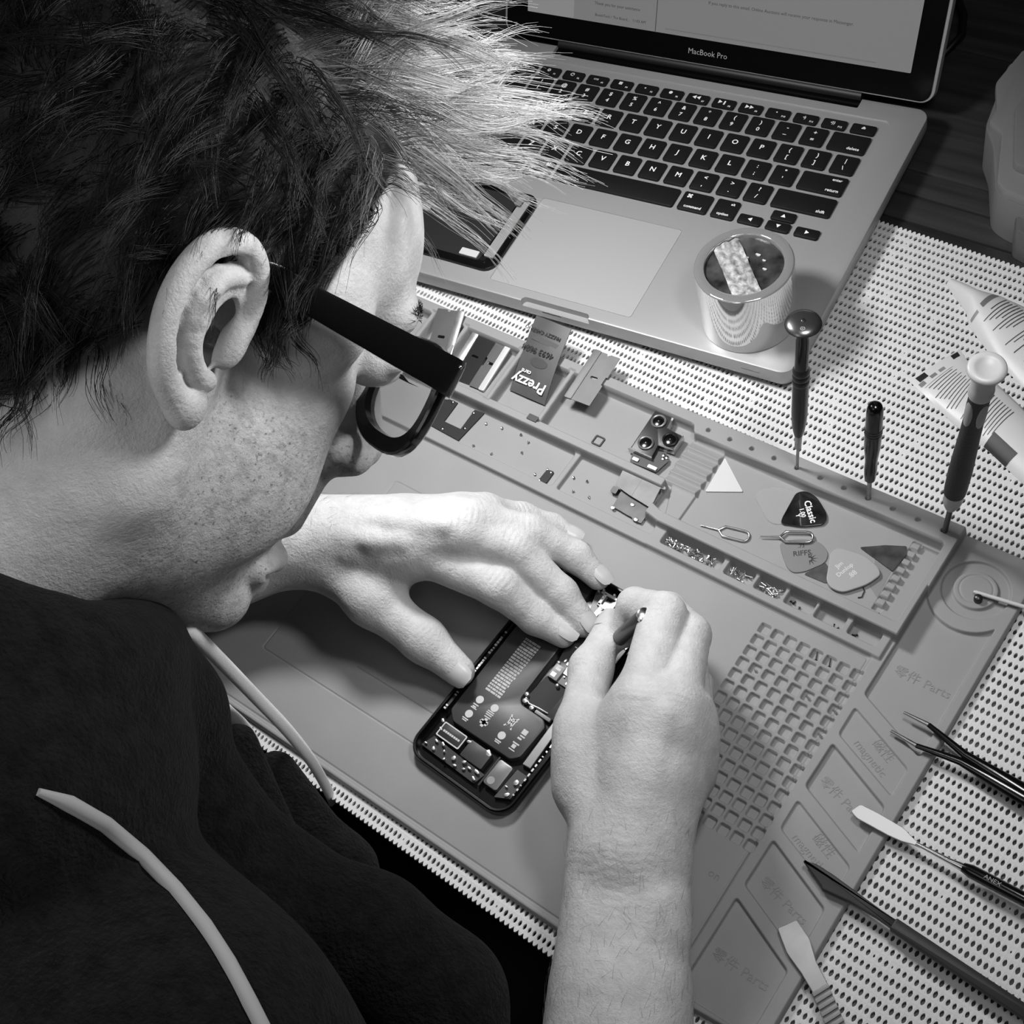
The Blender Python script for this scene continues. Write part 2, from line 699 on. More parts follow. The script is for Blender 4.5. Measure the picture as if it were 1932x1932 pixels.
MB().box(-88, -72, -36, -20, 3, 4.0, 1.5).build('flex_connector', M['light'], ps)
MB().box(-85, -75, -33, -23, 4, 4.4, .8).build('flex_connector_cap', M['white'], ps)
MB().box(-13, -9, -64.5, -61, 2.6, 4, .5).build('corner_bracket', M['steel'], ps)

# ================================================================ tape roll on the palm rest
tr = empty('tape_roll', (122, -114, 20.05))
tag(tr, 'wide glossy white roll standing on the right palm rest of the laptop', 'tape roll')
b = MB()
b.lathe([(28.4, 0), (29, .5), (29, 46.3), (28.4, 47), (28.0, 47.1), (23.6, 47.1), (23.2, 46.8), (23, 46), (23, 1)], 64, cap=False)
b.build('roll', mat('shiny_white_tape', 215, 0.07, 0.75), tr, 40)
b = MB()
b.lathe([(28.7, 0), (28.7, .6)], 64)
b.build('base_edge', M['dark'], tr)
b = MB()
b.lathe([(23, 44.2), (21, 44.0), (10, 43.7), (.01, 43.8)], 48, cap=False)
b.build('marbled_core', mat('marbled_dark_foil', 58, 0.35, 0.2, bump=(120, .5, .001), mottle=(95, .9)), tr, 180)
b = MB()
pts = []
W_ = 16.0
for i in range(25):
    t = -1 + 2 * i / 24
    for j in range(9):
        u = -.5 + j / 8
        x = 22.3 * t
        y = W_ * u - 4.5
        if x * x + y * y > 22.6 ** 2:
            kx = math.sqrt(max(0, 22.6 ** 2 - y * y))
            x = max(-kx, min(kx, x))
        pts.append((x, y, 45.0 + .5 * math.sin(i * 1.3 + j) + .7 * math.sin(j * 2.1 - i * .4) + .9 * (1 - abs(u) * 2)))
fs = [(i * 9 + j, (i + 1) * 9 + j, (i + 1) * 9 + j + 1, i * 9 + j + 1) for i in range(24) for j in range(8)]
b.add(pts, fs)
b.build('torn_strip', mat('crinkled_pale_foil', 150, 0.5, 0.1, bump=(200, .9, .0014), mottle=(330, .55)), tr, 180, None, (0, 0, math.radians(-49)))
b = MB()
for cx, cy, rr in ((-15, 8, 3.2), (4, 11, 1.6), (12, 2, 1.3), (-2, 7, 1.7), (9, 8, 1.1)):
    b.prism([(cx + rr * (1 + .3 * math.sin(k * 2.3)) * math.cos(k * .785), cy + rr * .6 * (1 + .3 * math.cos(k * 1.9)) * math.sin(k * .785)) for k in range(8)], 43.9, 44.7)
b.build('foil_flakes', M['light'], tr)

# ================================================================ white bin at the back right and the cable behind the laptop
bn = empty('plastic_bin', (0, 0, 0))
tag(bn, 'pale plastic bin with stepped rim at the back right edge of the table', 'bin')
o1 = [(204, 120), (186, 62), (194, 46), (205, 33), (219, 28), (224, 6), (233, -4), (330, -30), (360, 120), (300, 170)]
o2 = [(238, 8), (243, -12), (250, -18), (330, -40), (350, 100), (260, 90)]
b = MB()
b.prism(rpoly([(198, 118), (203, 60), (213, 44), (226, 10), (236, 4), (330, -20), (360, 130), (300, 175)], 5), 0.2, 34, 2)
b.build('bin_body', mat('pale_bin_plastic', 105, 0.4), bn, 40)
b = MB()
b.prism(rpoly([(204, 124), (198, 92), (206, 70), (205, 58), (216, 50), (226, 12), (232, 6), (330, -22), (362, 130), (300, 180)], 3), 34, 40, 1.5)
b.build('bin_rim', mat('pale_bin_rim', 115, 0.4), bn, 40)
b = MB()
b.prism(rpoly([(222, 110), (218, 66), (232, 22), (330, 0), (345, 120), (300, 160)], 4), 39.8, 46, 1.5)
b.build('bin_lid', mat('pale_bin_lid', 108, 0.4), bn, 40)
b = MB()
b.prism(rpoly([(241, 4), (245, -8), (320, -34), (330, 0)], 3), 0.2, 24, 2)
b.build('bin_foot', mat('pale_bin_foot', 85, 0.4), bn, 40)
b = MB()
b.tube([(120, 225, 3), (136, 205, 4), (147, 185, 8), (152, 168, 6), (146, 150, 3), (130, 150, 3)], 2.6, 10)
o = b.build('power_cable', M['black'], None, 60)
tag(o, 'black cable curling on the table behind the laptop lid', 'cable')
# ================================================================ grey silicone repair mat (height map of moulded silicone, mm)
rm = empty('repair_mat', mw(0, 0, 2), YAW)
tag(rm, 'grey silicone repair mat with tool tray, screw bins and moulded compartments', 'repair mat')


ST = 0.4


def heightmap():
    st = ST
    xs = np.arange(-407, 43.01, st)
    ys = np.arange(-297, 3.51, st)
    X, Y = np.meshgrid(xs, ys, indexing='ij')
    H = np.full(X.shape, 3.0)

    def sd_box(x0, x1, y0, y1, r=1.5):
        cx, cy, hx, hy = (x0 + x1) / 2, (y0 + y1) / 2, (x1 - x0) / 2 - r, (y1 - y0) / 2 - r
        qx, qy = np.abs(X - cx) - hx, np.abs(Y - cy) - hy
        return np.hypot(np.maximum(qx, 0), np.maximum(qy, 0)) + np.minimum(np.maximum(qx, qy), 0) - r

    def sd_poly(pts, r=0.0):
        P = np.array(pts, float)
        n = len(P)
        d = np.full(X.shape, 1e9)
        ins = np.zeros(X.shape, bool)
        for i in range(n):
            a, c = P[i], P[(i + 1) % n]
            e = c - a
            wx, wy = X - a[0], Y - a[1]
            t = np.clip((wx * e[0] + wy * e[1]) / (e @ e), 0, 1)
            d = np.minimum(d, np.hypot(wx - t * e[0], wy - t * e[1]))
            cnd = ((a[1] > Y) != (c[1] > Y)) & (X < (c[0] - a[0]) * (Y - a[1]) / (c[1] - a[1] + 1e-12) + a[0])
            ins ^= cnd
        return np.where(ins, -d, d) - r

    def sd_circ(cx, cy, r):
        return np.hypot(X - cx, Y - cy) - r

    def put(sd, h, w=0.7):
        """set the height inside the shape, with a wall about w wide"""
        nonlocal H
        t = np.clip(.5 - sd / w, 0, 1)
        t = t * t * (3 - 2 * t)
        H = H * (1 - t) + h * t

    def addh(sd, dh, w=0.7):
        nonlocal H
        t = np.clip(.5 - sd / w, 0, 1)
        t = t * t * (3 - 2 * t)
        H = H + dh * t

    # work area border and right-hand panel
    put(sd_box(-500, 100, -400, -289.5 + 0, 0), 3.6, 1.2)
    addh(np.abs(Y + 287.5 + (X + 80) * 0.0) - .5, -.5, .8)
    put(sd_box(-8.5, 60, -400, 20, 2), 4.6, 2.0)
    # phone-sized dent
    addh(np.abs(sd_box(-313, -120, -253, -120, 2)) - .35, -.55, .8)
    addh(np.maximum(np.abs(Y + 233) - .35, np.abs(X + 215) - 38), -.7, .7)
    # raised strip
    put(sd_box(-500, -4, -85.5, 20, 0), 6.5, 1.6)
    put(sd_box(-500, 0, -72, 20, 0), 13.0, 1.2)
    put(sd_poly([(-500, -51), (-158, -51), (-158, -70), (-149, -72), (-149, -85.5), (-500, -85.5)]), 6.5, 1.4)
    # tool trays north row
    put(sd_poly(rpoly([(-395, -5), (-165, -5), (-162, -10.5), (-22, -11.5), (-5.5, -11.5), (-5.5, -65), (-149, -65), (-158.5, -62), (-158.5, -45), (-395, -45)], 2)), 3.0, 1.0)
    for x in (-368, -340, -294, -254.5):
        put(sd_poly([(x - 2, -3), (x + 2, -3), (x + 4, -46), (x, -46)]), 11.5, 1.8)
    # ribbed rest
    rib = sd_box(-163, -141, -44, -11.5, .5)
    saw = ((-(Y + 11.5)) % 6.4) / 6.4
    t = np.clip(.5 - rib / .8, 0, 1)
    H = H * (1 - t) + (3.4 + 3.4 * np.clip(saw * 1.15, 0, 1)) * t
    put(sd_poly([(-157, -44), (-141, -44), (-141, -65), (-149, -65)]), 4.6, .8)
    # east slot and teeth
    put(sd_box(-21.8, -16.8, -60, -13, .4), .6, .5)
    put(sd_box(-17.2, -6.2, -62, -13.5, 1.5), .8, .6)
    for k in range(8):
        put(sd_box(-21.6, -17.2, -17.6 - k * 5.55, -13.9 - k * 5.55, .3), 4.0, .5)
    # screw rack holes
    for k in range(11):
        put(sd_circ(-9.4 - 14.55 * k, -5, 1.25), 9.0, .6)
    # long bins of the south row
    put(sd_box(-395, -220.5, -78, -51.5, 2), 3.0, 1.0)
    put(sd_poly(rpoly([(-216.5, -78), (-150, -78), (-150, -72), (-159.5, -70), (-159.5, -51.5), (-216.5, -51.5)], 1.5)), 3.0, 1.0)
    for x0, x1 in ((-142, -104), (-100.5, -84), (-81.5, -65.5), (-63, -47), (-45, -29), (-25.5, -9)):
        put(sd_box(x0, x1, -80.3, -72.2, 1.5), .9, .8)
    # right-hand compartments
    comp = np.maximum(sd_poly(rpoly([(-1, -30), (37, -30), (37, -123), (-1.5, -106)], 2)), -sd_circ(19, -28, 23))
    put(comp, 2.0, .9)
    for y0 in (-115, -173):
        put(sd_poly(rpoly([(-2, y0), (-2, y0 - 17), (35.5, y0 - 33), (35.5, y0 - 16.5)], 2.2)), 3.1, .7)
    for y0 in (-138, -197):
        put(sd_poly(rpoly([(-2, y0), (-2.5, y0 - 26.5), (35.5, y0 - 43), (35, y0 - 16.5)], 2)), 2.0, .9)
    put(sd_poly(rpoly([(-2.5, -231), (-3, -284), (35, -283), (35, -248)], 2)), 2.0, .9)
    put(np.abs(sd_circ(19, -25.5, 14.2)) - 2.9, 2.8, 1.1)
    addh(np.abs(sd_circ(19, -25, 8.4)) - .3, -.5, .7)
    # screw-sorting grid
    for i in range(8):
        for j in range(15):
            put(sd_box(-67.2 + 7.75 * i, -61.6 + 7.75 * i, -100.8 - 7.65 * j, -95.2 - 7.65 * j, .9), .5, .55)
    addh(np.abs(sd_box(-400, -9.5, -400, -87, 2)) - .3, -.6, .8)
    # outer edge rolled over
    edge = np.maximum(sd_box(-407, 43, -292.5, 3.5, 5), -(Y + 293.5 - 0.085 * np.maximum(X + 60, 0)))
    t = np.clip((edge + 1.6) / 1.6, 0, 1)
    H = H * (1 - t * t * .8)
    H = np.maximum(H, 0.15)
    return X, Y, H, edge


HX, HY, HH, HE = heightmap()


def matz(x, y):
    """height of the mat surface above the table origin (mm)"""
    i = int(round((x + 407) / ST))
    j = int(round((y + 297) / ST))
    return 2 + HH[max(0, min(HH.shape[0] - 1, i)), max(0, min(HH.shape[1] - 1, j))]


def build_mat():
    nx, ny = HX.shape
    keep = HE < .3
    idx = -np.ones(HX.shape, int)
    idx[keep] = np.arange(keep.sum())
    V = np.stack([HX[keep], HY[keep], HH[keep]], 1)
    a, b_, c, d = idx[:-1, :-1], idx[1:, :-1], idx[1:, 1:], idx[:-1, 1:]
    ok = (a >= 0) & (b_ >= 0) & (c >= 0) & (d >= 0)
    F = np.stack([a[ok], b_[ok], c[ok], d[ok]], 1)
    me = bpy.data.meshes.new('silicone_sheet')
    me.vertices.add(len(V))
    me.vertices.foreach_set('co', (V * MM).astype(np.float32).ravel())
    me.loops.add(F.size)
    me.loops.foreach_set('vertex_index', F.astype(np.int32).ravel())
    me.polygons.add(len(F))
    me.polygons.foreach_set('loop_start', (np.arange(len(F)) * 4).astype(np.int32))
    me.update(calc_edges=True)
    me.validate()
    me.materials.append(M['silicone'])
    me.shade_smooth()
    o = bpy.data.objects.new('silicone_sheet', me)
    COL.objects.link(o)
    o.parent = rm


build_mat()
emb = mat('silicone_letter', 126, 0.6)
for s, size, x, y, h, a in (('magnetic', 6.2, 17.0, -135.2, 3.1, -25), ('磁性', 6.6, 20.5, -128.6, 3.1, -25), ('零件 Parts', 6.6, 15.5, -160.8, 2.0, -17),
                            ('magnetic', 6.2, 15.5, -193.2, 3.1, -21), ('磁性', 6.6, 19.5, -186.6, 3.1, -23), ('零件 Parts', 6.6, 16.5, -220.0, 2.0, -14),
                            ('零件 Parts', 7.0, 16, -259.2, 2.0, 0), ('零件 Parts', 7.0, 19.5, -85.3, 2.0, 1), ('on', 6, -17.5, -227, 3.0, 0)):
    text('embossed_text', s, size, emb, (x, y, h + .05), math.radians(a), rm, 0.14)


# ================================================================ things on the mat
def on_mat(name, x, y, z=None, a=0.0):
    return empty(name, mw(x, y, matz(x, y) if z is None else z), YAW + math.radians(a))


# ---- three screwdrivers standing in the rack (tip, top given as mat x, y, world z)
def upright(name, tip, top):
    a = Vector(mw(*tip))
    c = Vector(mw(*top))
    o = empty(name, a)
    o.rotation_mode = 'QUATERNION'
    o.rotation_quaternion = (c - a).to_track_quat('Z', 'Y')
    return o, (c - a).length


o, L = upright('screwdriver', (-97, -5, 11), (-90.3, 0.8, 142.5))
tag(o, 'grey metal precision screwdriver with a wide domed cap standing in the rack', 'screwdriver')
MB().lathe([(.9, 0), (.9, 22), (1.9, 24), (2.1, 38), (1.6, 39)], 16).build('shaft', M['steel_rough'], o, 40)
MB().lathe([(2.4, 36), (3.1, 40), (3.9, 47), (4.3, 56), (4.3, 80), (4.2, 84)], 28).build('handle', M['gun'], o, 40)
MB().lathe([(4.2, 82), (4.5, 83), (4.5, 85), (4.0, 86), (4.5, 87), (4.5, 89), (4.0, 90), (4.5, 91), (4.5, 93), (3.7, 95)], 28).build('grip_rings', M['black'], o, 30)
MB().lathe([(3.6, 94), (3.4, 118), (3.2, 118.5), (3.2, 126)], 28).build('upper_sleeve', M['black_gloss'], o, 40)
MB().lathe([(3.2, L - 7), (5.4, L - 5), (8.7, L - 3.2), (9.1, L - 2.6), (8.7, L - 1.8), (6.4, L - .6), (3, L), (.01, L + .1)], 36).build('swivel_cap', mat('dark_steel_cap', 120, .25, .9), o, 60)
text('cap_logo', '⛒', 3.4, M['print_grey'], (-4.6, 1.2, L - .3), 1, o, .15)
b = MB()
b.lathe([(.9, L), (.9, L + .5), (.01, L + .6)], 12)
b.build('cap_pin', M['steel'], o)

o, L = upright('screwdriver', (-53, -5, 11), (-50.4, -2.6, 101.5))
tag(o, 'small black plastic screwdriver, shortest of those standing in the rack', 'screwdriver')
MB().lathe([(1.25, 0), (1.25, 24)], 14).build('shaft', M['steel_rough'], o, 40)
MB().lathe([(2.8, 23), (3.1, 26), (3.4, 34), (3.2, 40), (3.6, 46), (4.3, 54), (4.4, 66), (4.3, 78), (4.2, L - 5), (3.4, L - 1.5), (1.8, L - .2), (.01, L)], 24).build('handle', M['black_gloss'], o, 40)
MB().lathe([(4.35, 66), (4.6, 66.4), (4.35, 67), (4.6, 68.4), (4.35, 69), (4.6, 70.4), (4.35, 71)], 24, cap=False).build('grip_rings', M['black'], o, 30)
MB().lathe([(.9, L - .4), (.9, L + 1.4), (.4, L + 2)], 10).build('end_nub', M['black'], o)
b = MB()
b.sphere((0, -3.2, L - 4.5), .8, 6)
b.build('end_stud', M['steel'], o, 180)

o, L = upright('screwdriver', (-9, -5, 11), (8.2, -17.5, 182))
tag(o, 'large black and pale handled screwdriver standing in the corner hole of the rack', 'screwdriver')
MB().lathe([(1.5, 0), (1.5, 36), (1.9, 37)], 16).build('shaft', M['steel_dark'], o, 40)
MB().lathe([(2.6, 33), (4.0, 38), (4.8, 42), (4.9, 43), (4.7, 44), (5.3, 58), (5.4, 60)], 28).build('collar', mat('pale_grey_collar', 165, .4, .3), o, 40)
MB().lathe([(5.4, 52), (5.6, 60), (5.7, 75), (5.3, 95), (4.9, 110), (4.7, 125), (4.8, 140), (4.7, 148), (4.5, 153)], 32).build('handle', mat('black_rubber_grip', 14, .6, bump=(900, .4, .0005)), o, 60)
for k in range(4):
    a = 1.685 + k * math.pi / 2
    b = MB()
    b.sphere((0, 0, 0), 1, 10)
    b.xf(Matrix.Translation((math.cos(a) * 4.0, math.sin(a) * 4.0, 136)) @ Matrix.Rotation(a, 4, 'Z') @ Matrix.Diagonal((1.3, 2.6, 12, 1)))
    b.build('grip_inlay', mat('grey_grip_inlay', 150, .5), o, 180)
MB().lathe([(5.2, 150), (5.5, 152), (5.5, 155), (5.1, 156), (5.0, 157), (5.5, 166), (5.9, 168), (5.9, 170)], 32).build('neck', mat('pale_neck', 175, .45), o, 40)
MB().lathe([(6.6, 169.5), (7.9, 170.3), (8.3, 171.2), (8.1, 172.2), (7.3, 173), (4.9, 173), (4.4, 172.6), (.01, 172.6)], 40).build('swivel_cap', mat('pale_cap', 175, .4), o, 60)

# ---- single-edge razor blades leaning over the north wall
def blade(name, x, y, z, a, tilt, label, bodym, spine_m, lng=38.5, wid=20.0, gap=False, roll=0.0):
    o = empty(name, mw(x, y, z))
    o.rotation_euler = (math.radians(tilt), math.radians(roll), YAW + math.radians(a))
    tag(o, label, 'razor blade', 'single-edge razor blades in the tool tray')
    t = MB().prism(rpoly([(-wid / 2 + 2, 0), (wid / 2, 0), (wid / 2, lng * .42), (wid / 2 - 1.2, lng * .42), (wid / 2 - 1.2, lng * .58), (wid / 2, lng * .58), (wid / 2, lng),
                          (2.6, lng), (2.2, lng - 1.4), (.6, lng - 1.4), (.2, lng), (-wid / 2 + 2, lng)], .5), 0, .35)
    bo = t.build('blade_body', bodym, o)
    c = MB().prism(rpoly([(-1.2, lng * .5 - 1), (3.8, lng * .5 - 1), (3.8, lng * .5 + 1), (-1.2, lng * .5 + 1)], .9), -2, 2).build('cut', bodym)
    c.matrix_world = Matrix.Translation(o.location) @ o.rotation_euler.to_matrix().to_4x4()
    boolcut(bo, [c])
    MB().box(-wid / 2, -wid / 2 + 5.2, -.3, lng + .3, -.5, .95, 1.0, .3).build('spine', spine_m, o, 40)
    return o


blm = mat('grey_blade_steel', 105, .38, .7, mottle=(60, .1))
blc = mat('dull_blade_steel', 118, .6, .3, mottle=(60, .12))
bld = mat('dark_blade_steel', 62, .3, .7)
spm = mat('spine_steel', 190, .38, .85, mottle=(150, .2))
blade('razor_blade', -344, -36.5, 8.6, 15, 15.5, 'razor blade leaning on the tray wall nearest the eyeglasses, spine on its right', blm, spm, 39, 20).scale = (-1, 1, 1)
blade('razor_blade', -323, -38.6, 5.6, 3.5, 8, 'dark razor blade with bright spine on its left, lying in the tray compartment', bld, spm, 39)
blade('razor_blade', -308, -38.6, 6.2, 2.5, 7, 'grey razor blade tucked behind the dark one, bright edge showing', blm, M['light'], 38.5, 14).scale = (-.85, 1, 1)
o = blade('razor_blade', -237.5, -23, 15.6, 3, 2.5, 'bare grey razor blade bridging the tray north wall right of the gift card', blc, blc, 38, 18.5)

# ---- cut gift card leaning over the wall
o = empty('gift_card', mw(-273.6, -29.6, 5.6))
o.rotation_euler = (math.radians(21), 0, YAW + math.radians(0.5))
tag(o, 'dark cut plastic gift card with white lettering leaning over the tray wall', 'gift card')
crd = MB()
vs = []
NX, NY = 6, 26
for j in range(NY + 1):
    t = j / NY
    for i in range(NX + 1):
        u = i / NX
        x = -13.6 + 27.4 * u - 7.2 * t + .6 * t * t
        vs.append((x, 50.5 * t, 2.2 * math.sin(t * 2.6) * (0.6 + .4 * u) + .5 * math.sin(u * 3)))
n0 = len(vs)
vs += [(x, y, z + .8) for x, y, z in vs]
W1 = NX + 1
fs = []
for j in range(NY):
    for i in range(NX):
        q = (j * W1 + i, j * W1 + i + 1, (j + 1) * W1 + i + 1, (j + 1) * W1 + i)
        fs.append(q[::-1])
        fs.append(tuple(k + n0 for k in q))
    for i in (0, NX):
        fs.append((j * W1 + i, (j + 1) * W1 + i, (j + 1) * W1 + i + n0, j * W1 + i + n0))
for i in range(NX):
    for j in (0, NY):
        fs.append((j * W1 + i, j * W1 + i + 1, j * W1 + i + 1 + n0, j * W1 + i + n0))
crd.add(vs, fs)
crd.build('card', mat('dark_card_print', 78, .38, mottle=(45, .25)), o, 40)
text('card_lettering', 'Prezzy', 9.6, M['print_white'], (-2.4, 8.4, 2.7), math.pi, o, .12, True, rot=(math.radians(3), 0, math.pi))
text('card_lettering', 'card', 4.0, M['print_white'], (-7.4, 14.6, 3.3), math.pi, o, .12, True)
text('embossed_number', '4693 9604', 5.6, M['black'], (-6.2, 29.4, 4.0), math.pi, o, .2, rot=(0, 0, math.pi))
text('embossed_number', 'PREZZY CARDHO', 3.4, M['black'], (-9, 41.5, 3.6), math.pi, o, .2)
MB().prism([(-2 + 6.5 * math.cos(k * .5236), 22.6 + 3.2 * math.sin(k * .5236)) for k in range(12)], 3.0, 3.2).build('card_print', mat('card_photo_dark', 52, .4), o)
MB().prism([(-15, 35.4), (4, 34), (5, 38), (-12, 38.6)], 2.6, 3.1).build('card_print', mat('card_photo_grey', 66, .4), o)

# ---- phone bits in the trays
o = on_mat('gasket_ring', -214.5, -36.5)
tag(o, 'tiny square black gasket ring lying in the tool tray', 'gasket')
b = MB()
ou, inn = rrect(-3.4, 3.4, -3.4, 3.4, 1, 4), rrect(-2.5, 2.5, -2.5, 2.5, .7, 4)
n = len(ou)
b.add([(x, y, 0.02) for x, y in ou] + [(x, y, .8) for x, y in ou] + [(x, y, .8) for x, y in inn] + [(x, y, .02) for x, y in inn],
      [(k * n + i, k * n + (i + 1) % n, ((k + 1) % 4) * n + (i + 1) % n, ((k + 1) % 4) * n + i) for k in range(4) for i in range(n)])
b.build('ring', M['black'], o)
o = on_mat('rubber_square', -255.4, -45.7, 15)
tag(o, 'small dark square chip lying on the dividing wall below the gift card', 'chip')
MB().box(-3.6, 3.6, -2, 2, .02, .8, .4).build('chip_body', M['dark'], o)

o = on_mat('metal_bracket', -307, -64)
tag(o, 'black c-shaped bracket with bright rivets in the lower bin beside the eyeglasses', 'bracket')
MB().prism([(-19.4, 10.2), (-5.5, 10.7), (-4.8, -5.2), (8.7, -5.1), (8.1, 11.2), (15.3, 11.9), (12.8, -12.9), (-14.6, -11.6)], .1, 1.1).build('plate', M['black_matte'], o)
for x, y in ((-17, 9.4), (-8.5, 9.4), (9.2, 8.6), (11.2, -3.6), (-2, -10.6), (-13.2, -9.8)):
    b = MB()
    b.lathe([(1.25, 1.0), (1.25, 1.6), (.8, 2.0), (.01, 2.1)], 10, (x, y, 0))
    b.build('rivet', M['steel'], o, 60)
o = on_mat('connector_cover', -228, -72.8)
tag(o, 'small black rounded cover with shiny tabs near the bin divider', 'connector cover')
MB().prism(rpoly([(-2.6, 4.2), (2.4, 4.8), (2.6, -4.4), (-3, -5)], 1), .1, 1.1).build('cover', M['black_matte'], o)
for x, y in ((.9, 3.4), (-2.4, -4.4), (-2.4, 4.2)):
    MB().lathe([(.7, .9), (.7, 1.5), (.01, 1.7)], 8, (x, y, 0)).build('tab', M['steel'], o, 60)

o = on_mat('camera_module', -180, -18, 5.4, 1)
tag(o, 'triple-lens phone camera module lying across the tool tray wall', 'camera module')
MB().prism(rpoly([(-12.6, 14.4), (-.4, 14.5), (1, 5.4), (11.8, 4.5), (12.2, -6.4), (2.3, -7.3), (3.4, -17), (-11.6, -16.9)], .8), 1.2, 5.4, .3).build('housing', mat('dark_camera_housing', 52, .4, .4), o, 40)
for q in ([(-12.9, -17.2), (3.6, -17.4), (3.6, -16.5), (-12.9, -16.3)], [(-.8, 14.7), (.5, 14.6), (1.9, 5.4), (.8, 5.2)], [(12, 4.8), (12.9, 4.4), (13, -6.8), (12, -6.6)], [(2.6, -7.8), (12.6, -7.0), (12.6, -6.2), (2.6, -7.0)], [(-13, 14.2), (-12.2, 14.9), (.4, 14.9), (-.6, 14)]):
    MB().prism(q, 1.3, 5.7).build('housing_rim', M['steel'], o)
for x, y, r in ((-6.2, 7.2, 4.7), (-4.9, -9.6, 4.9), (7, -1.2, 4.8)):
    lr = MB().lathe([(r, 5.3), (r, 6.6), (r - .6, 7.0), (r - 1.2, 6.6), (r - 1.3, 5.6)], 28, (x, y, 0), cap=False).build('lens_ring', M['steel_rough'] if x < 5 else M['black'], o, 40)
    MB().lathe([(r - 1.3, 5.9), (r - 2.2, 6.2), (1.2, 6.4), (.01, 6.45)], 24, (x, y, 0)).build('lens', M['black_gloss'], o, 60)
    MB().lathe([(.5, 6.45), (.4, 6.6), (.01, 6.62)], 8, (x, y, 0)).build('lens_glint', M['steel'], o)
MB().prism(rpoly([(-10, -16), (8, -8), (12.5, -13), (10, -23), (-8, -23.6), (-9, -20)], .7), 2.2, 2.6).build('flex_cable', M['dark'], o)
for x, y, w in ((-5.5, -21, 4), (6.5, -21.6, 6)):
    MB().box(x - w / 2, x + w / 2, y - 1.1, y + 1.1, 2.6, 3.6, .5).build('flex_socket', M['gold'], o)
for x, y in ((8, -11), (10.6, -11.6), (9, -13.2)):
    MB().lathe([(1.0, 2.6), (1.0, 3.4), (.01, 3.6)], 8, (x, y, 0)).build('capacitor', M['steel'], o, 50)

shm = mat('shield_plate_metal', 128, .6, .2, mottle=(90, .18))
o = on_mat('shield_plate', -172.5, -67, 6.3, 0)
o.rotation_euler = (math.radians(2), math.radians(0), YAW - .02)
tag(o, 'lower metal shield plate half under the other one in the lower bin', 'shield plate', 'metal shield plates')
MB().prism(rpoly([(-9, 8), (14, 9.5), (13.6, 4), (13.8, -7), (8, -7.4), (7, -6.2), (3.6, -6.2), (-5, -5.6), (-7, -6.8)], .6), .3, .9).build('plate', mat('darker_shield_metal', 98, .6, .2, mottle=(90, .25)), o)
for x, y in ((-6.6, -6), (10, -6.2), (2.6, 1.2)):
    MB().lathe([(1.3, .7), (1.3, 1.5), (.01, 1.7)], 9, (x, y, 0)).build('lug', M['steel'], o, 50)
o = on_mat('shield_plate', -172.5, -54.6, 10.6, 0)
o.rotation_euler = (math.radians(13), math.radians(0), YAW - .03)
tag(o, 'upper pale metal shield plate propped on the tray dividing wall', 'shield plate', 'metal shield plates')
MB().prism(rpoly([(-14, 7.4), (-8, 8.4), (-8, 7.8), (11, 8.2), (12.6, 6.4), (15.8, 5.8), (16, 4.4), (13, 4), (14, -6.8), (13, -9), (11.6, -8.8), (-2, -7.8), (-12.5, -6.2)], .5), .2, .8).build('plate', shm, o)
MB().box(-.2, .2, -8, 8, .8, .86).build('plate_seam', M['midgrey'], o)
MB().box(-9, -6.6, 7.6, 8.6, .8, 1.0).build('plate_slot', M['black'], o)
MB().box(-13.6, -9.6, -11, -7, -4.6, .4, .6).build('foam_pad', M['black'], o)


# ---- picks
def pick_outline(w, h, k=0.0):
    pts = []
    for i in range(48):
        t = 2 * math.pi * i / 48
        s, c = math.sin(t), math.cos(t)
        y = h * (.5 * c)
        x = w * .5 * s * (1 + .28 * c) * (1 - .12 * c * c)
        pts.append((x, y))
    return pts


o = on_mat('opening_pick', -133, -27, None, 0)
tag(o, 'white triangular plastic opening pick beside the ribbed rest', 'pick')
MB().prism(rpoly([(-7.2, 14.6), (14.4, -1.2), (-5.2, -11.2)], 1.4), .05, .9, .25).build('pick_body', mat('milky_white_pick', 190, .5), o, 18)
o = on_mat('opening_pick', -99, -27, None, 0)
tag(o, 'clear plastic pick lying half under the black lettered pick', 'pick')
MB().prism(rpoly([(-12.6, 3), (-7, 9.4), (4, 13), (13, 9), (11, -9), (6.4, -12), (1, -11), (-8, -4), (-12.4, -1.4)], 3), .05, .75, .2).build('pick_body', glassy('clear_pick', 190, .3, .1), o, 18)
o = on_mat('guitar_pick', -80, -24, 6.0, 0)
tag(o, 'black mottled guitar pick with white lettering', 'pick')
MB().prism(rpoly([(-12, 9), (-7, 12.4), (0, 11.2), (9.6, 4.4), (11.8, 0.6), (11.2, -3.2), (2, -9.6), (-9.2, -13.2), (-10.4, -10)], 3), .05, .9, .3).build('pick_body', mat('tortoiseshell_black', 26, .2, mottle=(140, .9), coat=.5), o, 18)
text('pick_lettering', 'Classic', 5.4, M['print_white'], (1.2, 1.0, .95), math.radians(-46), o, .04, True)
text('pick_lettering', '1.00', 3.6, M['print_white'], (-2.2, -1.6, .95), math.radians(-46), o, .04, True)
text('pick_lettering', 'Y', 3.6, M['print_white'], (-3.4, -4.4, .95), math.radians(-46), o, .04, True)
o = on_mat('guitar_pick', -69, -49.5, 5.05, 0)
tag(o, 'grey guitar pick with dark emblem under the upper ejector pin', 'pick')
MB().prism(rpoly([(-15.6, 2), (-6, 9.6), (4.6, 12.6), (11.8, 8.4), (13, 2), (6, -8.2), (1, -11.6), (-3, -10.6), (-10, -4.4)], 5), .05, .85, .25).build('pick_body', mat('mid_grey_pick', 112, .5), o, 18)
text('pick_lettering', 'RIFFS', 4.4, M['print_dark'], (-.8, 1.4, .9), math.radians(35), o, .04, True)
